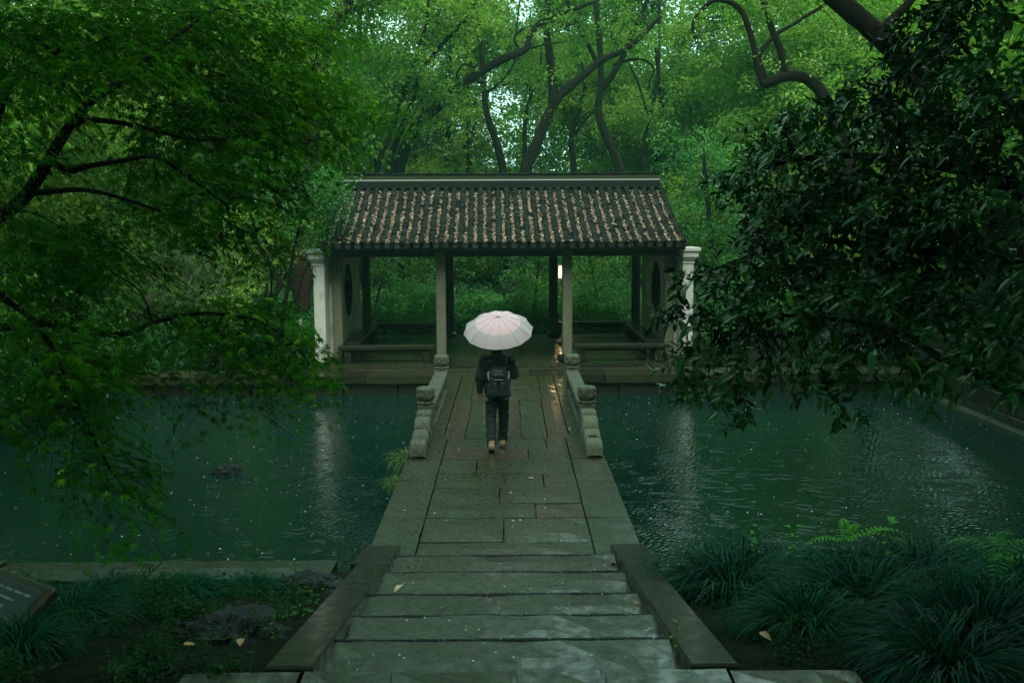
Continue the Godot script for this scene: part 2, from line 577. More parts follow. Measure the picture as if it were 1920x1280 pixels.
func build_bridge() -> void:
	var t := thing("stone_bridge", "low stone slab bridge with carved balustrades leading to the pavilion", "bridge", Vector3(BX, 0, 0))
	# body under the paving
	part("bridge_body", box(Vector3(2.84, 0.26, 12.2), Vector3(0, -0.235, -16.12), 0.02), M.stone_dark, t)
	for z in [-12.6, -15.4, -18.3, -21.0]:
		part("bridge_pier", box(Vector3(2.3, 1.2, 0.55), Vector3(0, -0.95, z), 0.03), M.stone_dark, t)
	# edge stones
	var zz := [-10.02, -11.35, -13.05, -14.25, -15.9, -17.6, -19.4, -20.8, -22.08]
	for i in zz.size() - 1:
		for s in [-1, 1]:
			var ms = [M.stone_green, M.stone_grey, M.stone_green][(i + (s + 1)) % 3]
			var x0 := 0.95 if i < 4 else 1.02
			var m := slab(x0, 1.455, zz[i + 1] + 0.004, zz[i] - 0.004, 0.0, 0.14, 0.008, 0.002) if s > 0 else slab(-1.455, -x0, zz[i + 1] + 0.004, zz[i] - 0.004, 0.0, 0.14, 0.008, 0.002)
			part("edge_stone", m, ms, t)
	# cross slabs: row ends and where each row is cut
	var rows := [[-10.02, -10.455, []], [-10.455, -11.34, [-0.02]], [-11.34, -11.93, [0.36]], [-11.93, -12.67, [-0.08]], [-12.67, -13.39, [0.5]], [-13.39, -14.18, [-0.42]], [-14.18, -14.92, [0.33]], [-14.92, -15.6, [0.62]]]
	var tones := ["stone_green", "stone_grey", "stone_pale", "stone_green", "stone_red", "stone_green", "stone_grey"]
	var k := 0
	for r in rows:
		var cuts: Array = [-0.94] + r[2] + [0.94]
		for i in cuts.size() - 1:
			part("paving_slab", slab(cuts[i] + 0.003, cuts[i + 1] - 0.003, r[1] + 0.003, r[0] - 0.003, 0.004 + rng.randf_range(-0.003, 0.005), 0.14, 0.009, 0.003), M[tones[k % 7]], t)
			k += 1
	# long slabs between the balustrades
	var cx := [-1.01, -0.67, -0.22, 0.24, 0.66, 1.01]
	var tone2 := ["stone_red", "stone_green", "stone_red", "stone_green", "stone_red"]
	for i in 5:
		part("paving_slab", slab(cx[i] + 0.003, cx[i + 1] - 0.003, -19.03, -15.61, 0.002 + rng.randf_range(-0.004, 0.004), 0.14, 0.01, 0.003), M[tone2[i]], t)
	for r in [[-19.04, -20.3], [-20.3, -21.2], [-21.2, -22.08]]:
		var cuts := [-1.01, -0.7, 0.68, 1.01]
		for i in 3:
			part("paving_slab", slab(cuts[i] + 0.003, cuts[i + 1] - 0.003, r[1] + 0.003, r[0] - 0.003, rng.randf_range(-0.002, 0.005), 0.14, 0.009, 0.003), M[["stone_green", "stone_grey", "stone_green"][i]], t)
	for s in [-1, 1]:
		var b := branch_node("balustrade", t, Vector3(s * 1.3, 0, 0))
		b.set_meta("label", "left balustrade with smooth stepped scroll end" if s < 0 else "right balustrade with mottled scroll end and a dark block for its slot")
		var st := begin()
		add_box(st, Vector3(0.26, 0.13, 3.66), Transform3D(Basis(), Vector3(0, 0.435, -17.68)), 0.025)
		part("top_rail", done(st), M.carved, b)
		part("bottom_rail", box(Vector3(0.24, 0.14, 3.66), Vector3(0, 0.07, -17.68), 0.015), M.carved, b)
		st = begin()
		add_box(st, Vector3(0.14, 0.25, 3.64), Transform3D(Basis(), Vector3(0, 0.255, -17.68)), 0.01)
		for zc in [-16.55, -17.68, -18.81]:   # raised frames on both faces
			for f in [-1, 1]:
				add_box(st, Vector3(0.02, 0.022, 1.0), Transform3D(Basis(), Vector3(f * 0.077, 0.33, zc)), 0.005)
				add_box(st, Vector3(0.02, 0.022, 1.0), Transform3D(Basis(), Vector3(f * 0.077, 0.18, zc)), 0.005)
				for e in [-0.5, 0.5]:
					add_box(st, Vector3(0.021, 0.17, 0.022), Transform3D(Basis(), Vector3(f * 0.077, 0.255, zc + e)), 0.005)
		part("carved_panel", done(st), M.carved, b)
		for zp in [-15.82, -19.6]:
			var p := branch_node("post", t, Vector3(s * 1.3, 0, zp))
			part("shaft", box(Vector3(0.26, 0.53, 0.26), Vector3(0, 0.265, 0), 0.02), M.carved, p)
			st = begin()
			for q in 8:   # petals of the collar
				var a := TAU * (q + 0.5) / 8
				add_box(st, Vector3(0.10, 0.05, 0.05), Transform3D(Basis(Vector3.UP, -a + PI / 2), Vector3(cos(a) * 0.125, 0.556, sin(a) * 0.125)), 0.018)
			part("collar", done(st), M.carved, p)
			part("cap", lathe([Vector2(0.09, 0.53), Vector2(0.115, 0.55), Vector2(0.112, 0.585), Vector2(0.135, 0.61), Vector2(0.146, 0.65), Vector2(0.152, 0.74), Vector2(0.148, 0.775), Vector2(0.13, 0.798), Vector2(0.09, 0.806), Vector2(0.02, 0.808)], 18, 0.035), M.carved, p)
			st = begin()
			for q in 10:   # cloud lobes carved round the drum
				var a := TAU * q / 10
				add_box(st, Vector3(0.075, 0.06, 0.03), Transform3D(Basis(Vector3.UP, -a + PI / 2), Vector3(cos(a) * 0.143, 0.66 + 0.025 * (q % 2), sin(a) * 0.143)), 0.014)
			part("cloud_carving", done(st), M.carved, p)
		part("scroll_stone", scroll(s), M.carved if s < 0 else M.carved_lichen, b)
		if s > 0: part("slot", box(Vector3(0.12, 0.03, 0.04), Vector3(0, 0.235, -14.69), 0.008), M.lamp_frame, b)  # solid dark block in place of the shade inside a hole
	# tufts that hang on the left flank
	pass

# the stepped drum stone at the foot of a balustrade, as a profile along z swept across its width
func scroll(s: int) -> ArrayMesh:
	var prof := []
	var n := 56
	for i in n + 1:
		var z := -15.7 + 1.42 * i / n
		var y := 0.03
		y = max(y, 0.47 if z < -15.52 else 0.0)
		for c in [[-15.47, 0.40, 0.09], [-15.22, 0.20, 0.235], [-14.83, 0.125, 0.185], [-14.47, 0.08, 0.17]]:
			var d: float = abs(z - c[0])
			if d < c[2]: y = max(y, c[1] + sqrt(c[2] * c[2] - d * d))
		prof.append(Vector2(z, y))
	var st := begin()
	var w := 0.118
	for i in n:
		var a: Vector2 = prof[i]
		var b: Vector2 = prof[i + 1]
		# across: side, rounded shoulder, top, shoulder, side
		var xs := [-w, -w * 0.86, -w * 0.4, w * 0.4, w * 0.86, w]
		var dn := [0.03, 0.008, 0.0, 0.0, 0.008, 0.03]
		for q in 5:
			quad(st, Vector3(xs[q], a.y - dn[q], a.x), Vector3(xs[q + 1], a.y - dn[q + 1], a.x), Vector3(xs[q + 1], b.y - dn[q + 1], b.x), Vector3(xs[q], b.y - dn[q], b.x))
		for f in [-1, 1]:
			facing(st, [Vector3(f * w, a.y - 0.03, a.x), Vector3(f * w, b.y - 0.03, b.x), Vector3(f * w, 0, b.x), Vector3(f * w, 0, a.x)], Vector3(0, 0.1, -15))
	facing(st, [Vector3(-w, 0, -14.28), Vector3(w, 0, -14.28), Vector3(w, prof[n].y - 0.03, -14.28), Vector3(-w, prof[n].y - 0.03, -14.28)], Vector3(0, 0.05, -15))
	# spirals cut on both flanks; the right stone's slot is a separate dark block
	for f in [-1, 1]:
		for c in [[-15.22, 0.20, 0.15], [-14.83, 0.125, 0.11], [-14.47, 0.09, 0.08]]:
			var pts := []
			var rr := []
			for q in 22:
				var a := q * 0.5
				var r: float = c[2] * (1.0 - q / 26.0)
				pts.append(Vector3(f * (w + 0.002), c[1] + sin(a) * r, c[0] + cos(a) * r))
				rr.append(0.011)
			add_tube(st, pts, rr, 5)
	return done(st)

func build_steps() -> void:
	var t := thing("stone_steps", "worn wet stone steps going down to the bridge between sloping side stones", "steps", Vector3(BX, 0, 0))
	var nose := [-9.65, -8.77, -7.845, -7.034, -6.274]
	var back := [-8.7, -7.78, -6.97, -6.2, -5.4]
	var tones := ["stone_grey", "stone_pale", "stone_green", "stone_pale", "stone_grey"]
	for k in 5:
		var y: float = 0.15 * (k + 1)
		part("step", slab(-1.1, 1.1, nose[k] + 0.04, back[k], y, 0.17 + (0.1 if k == 0 else 0.0), 0.012, 0.007), M[tones[k]], t)
	for k in 5:   # strip of darker stone along the nose of every step
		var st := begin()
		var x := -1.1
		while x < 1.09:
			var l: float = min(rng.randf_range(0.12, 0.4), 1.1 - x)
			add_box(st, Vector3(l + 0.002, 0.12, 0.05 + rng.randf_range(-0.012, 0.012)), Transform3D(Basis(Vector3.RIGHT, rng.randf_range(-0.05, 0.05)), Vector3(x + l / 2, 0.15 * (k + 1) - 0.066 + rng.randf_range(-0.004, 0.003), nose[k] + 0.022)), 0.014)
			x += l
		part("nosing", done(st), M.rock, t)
	# side stones laid along the slope, each in two lengths
	for s in [-1, 1]:
		for seg in [[-10.02, 0.10, -9.0, 0.275], [-8.99, 0.277, -5.46, 0.903]]:
			var a := Vector3(s * 1.25, seg[1], seg[0])
			var b := Vector3(s * 1.25, seg[3], seg[2])
			var d := b - a
			var st := begin()
			var ang := -atan2(d.y, d.z)
			var wide := 0.29 if seg[0] > -9.5 else 0.36
			add_box(st, Vector3(wide, 0.5, d.length() - 0.012), Transform3D(Basis(Vector3.RIGHT, ang), (a + b) / 2 + Vector3(s * (wide * 0.5 - 0.155), -0.24, 0)), 0.014)
			var o := part("side_stone", done(st), M.stone_dark, t)
	# the landing
	var lp := thing("landing_pavement", "stone landing at the head of the steps", "pavement")
	lp.set_meta("kind", "structure")
	var cuts := [-1.9, -1.2, -0.68, 0.02, 0.53, 1.25, 2.0]
	var tn := ["stone_dark", "stone_grey", "stone_green", "stone_grey", "stone_pale", "stone_red"]
	for i in 6:
		part("landing_slab", slab(cuts[i] + 0.008, cuts[i + 1] - 0.008, -5.48, -4.6, 0.9 + rng.randf_range(-0.004, 0.004), 0.16, 0.016, 0.006), M[tn[i]], lp)
		part("landing_slab", slab(cuts[i] + 0.108, cuts[i + 1] + 0.092, -4.59, -3.6, 0.9, 0.16, 0.016, 0.006), M[tn[(i + 2) % 6]], lp)
	part("landing_bed", box(Vector3(3.8, 0.5, 5.4), Vector3(0.05, 0.5, -2.75), 0.02), M.stone_dark, lp)

func build_banks() -> void:
	# coping along the near left bank
	var k := thing("stone_coping", "flat stone coping along the water's edge left of the steps", "coping")
	var cuts := [-9.6, -8.2, -6.7, -5.2, -3.6, -1.78]
	for i in 5:
		part("coping_stone", slab(cuts[i] + 0.006, cuts[i + 1] - 0.006, -9.96, -9.42, 0.0 + rng.randf_range(-0.01, 0.01), 0.22, 0.016, 0.006), M.stone_dark, k)
	part("coping_footing", box(Vector3(7.8, 1.3, 0.45), Vector3(-5.7, -0.87, -9.66), 0.02), M.stone_dark, k)
	var kr := thing("stone_coping", "low rough stone edge half hidden by grass right of the steps", "coping")
	for i in 6:
		part("coping_stone", slab(1.55 + i * 1.3, 2.83 + i * 1.3, -9.85, -9.4, -0.14 + rng.randf_range(-0.03, 0.03), 0.25, 0.03, 0.015), M.stone_dark, kr)
	part("coping_footing", box(Vector3(7.8, 1.2, 0.4), Vector3(5.5, -0.98, -9.62), 0.02), M.stone_dark, kr)
	# retaining wall on the right with a mossy ledge at the water
	var w := thing("pond_wall", "dark stone retaining wall along the right side of the pond", "wall")
	for row in 3:
		var z := -24.3 + 0.4 * (row % 2)
		while z < -9.9:
			var l := rng.randf_range(0.7, 1.3)
			part("wall_stone", box(Vector3(0.4, 0.35, l - 0.015), Vector3(9.5 + rng.randf_range(-0.015, 0.015), -0.38 + row * 0.36, min(z + l / 2, -10.0)), 0.02), M.stone_dark, w)
			z += l
	var z2 := -23.9
	while z2 < -11.0:
		var l := rng.randf_range(1.0, 1.8)
		part("ledge_stone", slab(9.02, 9.3, z2, z2 + l - 0.02, -0.36 + rng.randf_range(-0.02, 0.02), 0.5, 0.025, 0.01), M.mossy, w)
		z2 += l
	# left bank edge and the block near the pavilion
	var lw := thing("pond_wall", "rough stone edge along the shaded left side of the pond", "wall")
	for row in 2:
		var z := -24.2
		while z < -9.9:
			var l := rng.randf_range(0.7, 1.4)
			part("wall_stone", box(Vector3(0.45, 0.38, l - 0.02), Vector3(-9.72 + rng.randf_range(-0.03, 0.03), -0.42 + row * 0.39, min(z + l / 2, -10.0)), 0.03), M.stone_dark, lw)
			z += l
	var tb := thing("stone_terrace", "stone terrace ledge at the waterside in front of the pavilion", "terrace", Vector3.ZERO)
	var x := -8.55
	var i := 0
	while x < 8.9:
		var l := rng.randf_range(1.3, 2.0)
		var x1: float = min(x + l, 9.25)
		if not (x < 1.4 and x1 > -1.5) or true:
			part("ledge_slab", slab(x + 0.004, x1 - 0.004, -23.12, -22.1, 0.0 + rng.randf_range(-0.004, 0.004), 0.18, 0.012, 0.003), M[["stone_green", "stone_grey", "stone_dark"][i % 3]], tb)
		i += 1
		x += l
	x = -8.5
	while x < 8.9:
		var l := rng.randf_range(0.9, 1.5)
		var x1: float = min(x + l, 9.2)
		part("face_stone", box(Vector3(x1 - x - 0.012, 0.5, 0.5), Vector3((x + x1) / 2, -0.44, -22.45 + rng.randf_range(-0.01, 0.01)), 0.02), M.stone_dark, tb)
		x += l
	part("terrace_core", box(Vector3(17.7, 1.0, 2.0), Vector3(0.3, -0.72, -23.4), 0.02), M.stone_dark, tb)

# ---------------------------------------------------------------- the pavilion
func roof_at(t: float, side: float) -> Vector3:   # t: 0 at the ridge, 1 at the eave
	return Vector3(0, 4.30 - 1.40 * t - 0.09 * sin(PI * t), -2.6 + side * 3.36 * t)

func cover_tile() -> ArrayMesh:
	var st := begin()
	var n := 6
	for part_ in 2:
		for i in n:
			var a0 := PI * i / n
			var a1 := PI * (i + 1) / n
			var r0 := 0.062
			var r1 := 0.082
			if part_ == 0:
				quad(st, Vector3(cos(a0) * r0, sin(a0) * r0 * 0.95, -0.09), Vector3(cos(a1) * r0, sin(a1) * r0 * 0.95, -0.09), Vector3(cos(a1) * r1, sin(a1) * r1 * 0.95, 0.06), Vector3(cos(a0) * r1, sin(a0) * r1 * 0.95, 0.06))
			else:
				var r2 := 0.05
				quad(st, Vector3(cos(a0) * r1, sin(a0) * r1 * 0.95, 0.06), Vector3(cos(a1) * r1, sin(a1) * r1 * 0.95, 0.06), Vector3(cos(a1) * r2, sin(a1) * r2 * 0.9, 0.062), Vector3(cos(a0) * r2, sin(a0) * r2 * 0.9, 0.062))
	return done(st)

func pan_tile() -> ArrayMesh:
	var st := begin()
	var n := 5
	for i in n:
		var a0 := lerpf(-1.0, 1.0, float(i) / n)
		var a1 := lerpf(-1.0, 1.0, float(i + 1) / n)
		var p := func(a: float, z: float, y: float) -> Vector3: return Vector3(a * 0.1, y + 0.028 * a * a, z)
		quad(st, p.call(a0, -0.16, 0.0), p.call(a1, -0.16, 0.0), p.call(a1, 0.12, 0.012), p.call(a0, 0.12, 0.012))
		quad(st, p.call(a0, 0.12, 0.012), p.call(a1, 0.12, 0.012), p.call(a1, 0.12, -0.004), p.call(a0, 0.12, -0.004))
	return done(st)

func multi(called: String, mesh: Mesh, mats: Array, where: Array, tints: Array, parent: Node) -> MultiMeshInstance3D:
	var mm := MultiMesh.new()
	mm.transform_format = MultiMesh.TRANSFORM_3D
	mm.use_colors = tints.size() > 0
	mm.instance_count = where.size()
	var am := mesh.duplicate() as ArrayMesh
	for i in am.get_surface_count():
		am.surface_set_material(i, mats[min(i, mats.size() - 1)])
	mm.mesh = am
	for i in where.size():
		mm.set_instance_transform(i, where[i])
		if tints.size(): mm.set_instance_color(i, tints[i])
	var o := MultiMeshInstance3D.new()
	o.multimesh = mm
	if parent == self: o.name = numbered(called)
	else:
		var k := 0
		var n := called
		while parent.has_node(NodePath(n)):
			k += 1
			n = "%s_%03d" % [called, k]
		o.name = n
	parent.add_child(o)
	o.set_meta("kind", "stuff")
	return o

func build_pavilion() -> void:
	var t := thing("pavilion", "open tiled garden pavilion with white end piers across the bridge", "pavilion", Vector3(-0.12, 0, -23.6), 0.02)
	# floor
	part("floor_bed", box(Vector3(8.9, 0.5, 6.4), Vector3(0, -0.24, -2.6), 0.01), M.stone_dark, t)
	var xs := [-4.4, -3.2, -1.55, -0.5, 0.5, 1.55, 3.2, 4.4]
	var zs := [0.58, -0.35, -1.4, -2.5, -3.6, -4.7, -5.78]
	for i in 7:
		for j in 6:
			part("floor_slab", slab(xs[i] + 0.004, xs[i + 1] - 0.004, zs[j + 1] + 0.004, zs[j] - 0.004, 0.08, 0.06, 0.006, 0.002), M[["stone_green", "stone_dark", "stone_grey"][(i * 2 + j) % 3]], t)
	# front pillars of stone, back columns of timber
	for x in [-1.5, 1.5]:
		var c := branch_node("pillar", t, Vector3(x, 0.08, 0))
		part("shaft", box(Vector3(0.235, 2.55, 0.235), Vector3(0, 1.4, 0), 0.02), M.pillar_stone, c)
		part("base_drum", lathe([Vector2(0.2, 0.0), Vector2(0.235, 0.03), Vector2(0.25, 0.09), Vector2(0.235, 0.15), Vector2(0.19, 0.19)], 16, 0.01), M.stone_dark, c)
	for x in [-3.98, 3.98]:
		var c := branch_node("pillar", t, Vector3(x, 0.08, -0.28))
		part("shaft", box(Vector3(0.22, 2.5, 0.24), Vector3(0, 1.35, 0), 0.02), M.pillar_stone, c)
		part("base_drum", lathe([Vector2(0.19, 0.0), Vector2(0.21, 0.03), Vector2(0.21, 0.12), Vector2(0.16, 0.15)], 14, 0.01), M.stone_pale, c)
	for x in [-3.9, -1.5, 1.5, 3.9]:
		var c := branch_node("timber_column", t, Vector3(x, 0.08, -5.15))
		part("shaft", lathe([Vector2(0.125, 0.15), Vector2(0.13, 1.2), Vector2(0.12, 2.7)], 14), M.timber, c)
		part("base_drum", lathe([Vector2(0.17, 0.0), Vector2(0.21, 0.04), Vector2(0.21, 0.11), Vector2(0.15, 0.16)], 14), M.stone_dark, c)
	# beams
	for z in [0.0, -5.15]:
		part("eave_beam", box(Vector3(8.3, 0.26, 0.2), Vector3(0, 2.73, z), 0.015), M.timber, t)
	part("eave_board", box(Vector3(8.36, 0.09, 0.05), Vector3(0, 2.80, 0.66), 0.008), M.timber, t)
	part("eave_board", box(Vector3(8.36, 0.09, 0.05), Vector3(0, 2.80, -5.86), 0.008), M.timber, t)
	for x in [-3.9, -1.5, 1.5, 3.9]:
		part("cross_beam", box(Vector3(0.18, 0.24, 4.95), Vector3(x, 2.95, -2.58), 0.015), M.timber, t)
		part("king_post", box(Vector3(0.16, 1.0, 0.16), Vector3(x, 3.57, -2.6), 0.01), M.timber, t)
	part("ridge_beam", box(Vector3(8.3, 0.2, 0.18), Vector3(0, 4.12, -2.6), 0.01), M.timber, t)
	for z in [-0.9, -4.3]:
		part("purlin", box(Vector3(8.3, 0.16, 0.16), Vector3(0, 3.42, z), 0.01), M.timber, t)
	for i in 34:   # rafter ends under both eaves
		var x := -4.05 + 8.1 * i / 33
		var st := begin()
		for sd in [1, -1]:
			var a := roof_at(0.05, sd) + Vector3(x, -0.13, 0)
			var b := roof_at(0.97, sd) + Vector3(x, -0.09, 0)
			var d := b - a
			add_box(st, Vector3(0.06, 0.06, d.length()), Transform3D(Basis(Vector3.RIGHT, -atan2(d.y, d.z)), (a + b) / 2), 0.006)
		part("rafter", done(st), M.timber, t)
	# gable walls with a round window each, and the white piers that end them
	for s in [-1, 1]:
		var g := branch_node("gable_wall", t, Vector3(s * 4.2, 0.08, 0))
		part("wall_panel", window_wall(-4.95, -0.36, 2.66, -2.55, 1.58, 0.62, 0.15), M.plaster_old, g)
		var st := begin()
		for f in [-1, 1]:
			facing(st, [Vector3(f * 0.15, 2.66, -0.3), Vector3(f * 0.15, 2.66, -4.9), Vector3(f * 0.15, 3.95, -2.6)], Vector3(0, 3.0, -2.6))
		part("gable_triangle", done(st), M.plaster, g)
		# frame of the window: stepped rings
		st = begin()
		for f in [-1, 1]:
			for rr in [[0.62, 0.68, 0.165], [0.56, 0.62, 0.13], [0.50, 0.56, 0.09]]:
				for q in 36:
					var a0 := TAU * q / 36
					var a1 := TAU * (q + 1) / 36
					var c := Vector3(0, 1.58, -2.55)
					var u0 := Vector3(0, sin(a0), cos(a0))
					var u1 := Vector3(0, sin(a1), cos(a1))
					var o := Vector3(f * rr[2], 0, 0)
					facing(st, [c + u0 * rr[0] + o, c + u1 * rr[0] + o, c + u1 * rr[1] + o, c + u0 * rr[1] + o], c)
					facing(st, [c + u0 * rr[0] + o, c + u1 * rr[0] + o, c + u1 * rr[0], c + u0 * rr[0]], c + (u0 + u1) * 2)
					facing(st, [c + u0 * rr[1] + o, c + u1 * rr[1] + o, c + u1 * rr[1], c + u0 * rr[1]], c)
		part("window_frame", done(st), M.tile, g)
		var disc := lathe([Vector2(0.0, -0.012), Vector2(0.56, -0.012), Vector2(0.56, 0.012)], 32)
		var wp := part("dark_backing", disc, M.timber, g)  # added dark disc standing in for the gloom seen through the opening
		wp.transform = Transform3D(Basis(Vector3(0, 0, 1), PI / 2), Vector3(0, 1.58, -2.55))
		# lattice in front of it
		st = begin()
		for q in 7:
			var dd := -0.45 + 0.15 * q
			var hh := sqrt(max(0.54 * 0.54 - dd * dd, 0.01))
			add_box(st, Vector3(0.05, 2 * hh, 0.03), Transform3D(Basis(), Vector3(0, 1.58, -2.55 + dd)), 0.004)
			add_box(st, Vector3(0.056, 0.03, 2 * hh), Transform3D(Basis(), Vector3(0, 1.58 + dd, -2.55)), 0.004)
		part("window_lattice", done(st), M.timber, g)
		var p := branch_node("pier", t, Vector3(s * 4.32, 0.0, 0.02))
		part("shaft", box(Vector3(0.26, 2.36, 0.62), Vector3(0, 1.24, 0), 0.012), M.plaster, p)
		part("plinth", box(Vector3(0.30, 0.12, 0.66), Vector3(0, 0.1, 0), 0.012), M.stone_dark, p)
		for q in [[0.30, 0.045, 2.44, 0.02], [0.275, 0.05, 2.488, 0.0], [0.33, 0.05, 2.538, 0.05], [0.37, 0.14, 2.634, 0.09], [0.42, 0.09, 2.75, 0.13]]:
			part("capital", box(Vector3(q[0], q[1], 0.62 + 2 * q[3]), Vector3(s * (q[0] - 0.26) * 0.35, q[2], 0.0), 0.012), M.plaster, p)
	# benches round both side bays
	for s in [-1, 1]:
		for bb in [[Vector3(s * 2.8, 0.48, -0.02), Vector3(2.3, 0.1, 0.36)], [Vector3(s * 2.75, 0.48, -5.1), Vector3(2.2, 0.1, 0.34)], [Vector3(s * 3.72, 0.48, -2.6), Vector3(0.36, 0.1, 4.2)]]:
			var b := branch_node("bench", t, Vector3(bb[0].x, 0, bb[0].z))
			part("seat", box(bb[1], Vector3(0, 0.46, 0), 0.015), M.stone_dark, b)
			if bb[1].x > 1:
				for e in [-0.93, 0.93]:
					part("leg", box(Vector3(0.16, 0.33, 0.26), Vector3(e, 0.245, 0), 0.012), M.stone_dark, b)
				part("apron", box(Vector3(2.0, 0.07, 0.06), Vector3(0, 0.375, 0.02), 0.008), M.stone_dark, b)
			else:
				for e in [-1.7, 0.0, 1.7]:
					part("leg", box(Vector3(0.26, 0.33, 0.16), Vector3(0, 0.245, e), 0.012), M.stone_dark, b)
	build_roof(t)

# a wall in the plane of x with a round hole
func window_wall(z0: float, z1: float, h: float, zc: float, yc: float, r: float, half: float) -> ArrayMesh:
	var st := begin()
	var n := 48
	var inn := []
	var out := []
	for i in n:
		var a := TAU * i / n
		var d := Vector2(cos(a), sin(a))
		inn.append(Vector2(zc, yc) + d * r)
		var k := 1e9
		if d.x > 1e-6: k = min(k, (z1 - zc) / d.x)
		if d.x < -1e-6: k = min(k, (z0 - zc) / d.x)
		if d.y > 1e-6: k = min(k, (h - yc) / d.y)
		if d.y < -1e-6: k = min(k, (0.0 - yc) / d.y)
		out.append(Vector2(zc, yc) + d * k)
	var mid := Vector3(0, yc, zc)
	for i in n:
		var j := (i + 1) % n
		for f in [-1, 1]:
			var v := func(p: Vector2) -> Vector3: return Vector3(f * half, p.y, p.x)
			facing(st, [v.call(inn[i]), v.call(out[i]), v.call(out[j]), v.call(inn[j])], mid)
			# the corner that two neighbouring rays cut off
			var c := Vector2(z1 if out[i].x + out[j].x > 2 * zc else z0, h if out[i].y + out[j].y > 2 * yc else 0.0)
			if abs(out[i].x - out[j].x) > 1e-4 and abs(out[i].y - out[j].y) > 1e-4:
				facing(st, [v.call(out[i]), v.call(c), v.call(out[j])], mid)
		facing(st, [Vector3(-half, inn[i].y, inn[i].x), Vector3(half, inn[i].y, inn[i].x), Vector3(half, inn[j].y, inn[j].x), Vector3(-half, inn[j].y, inn[j].x)], Vector3(0, inn[i].y, inn[i].x) * 3 - mid * 2)
	for z in [z0, z1]:
		facing(st, [Vector3(-half, 0, z), Vector3(half, 0, z), Vector3(half, h, z), Vector3(-half, h, z)], mid)
	facing(st, [Vector3(-half, h, z0), Vector3(half, h, z0), Vector3(half, h, z1), Vector3(-half, h, z1)], mid)
	return done(st)

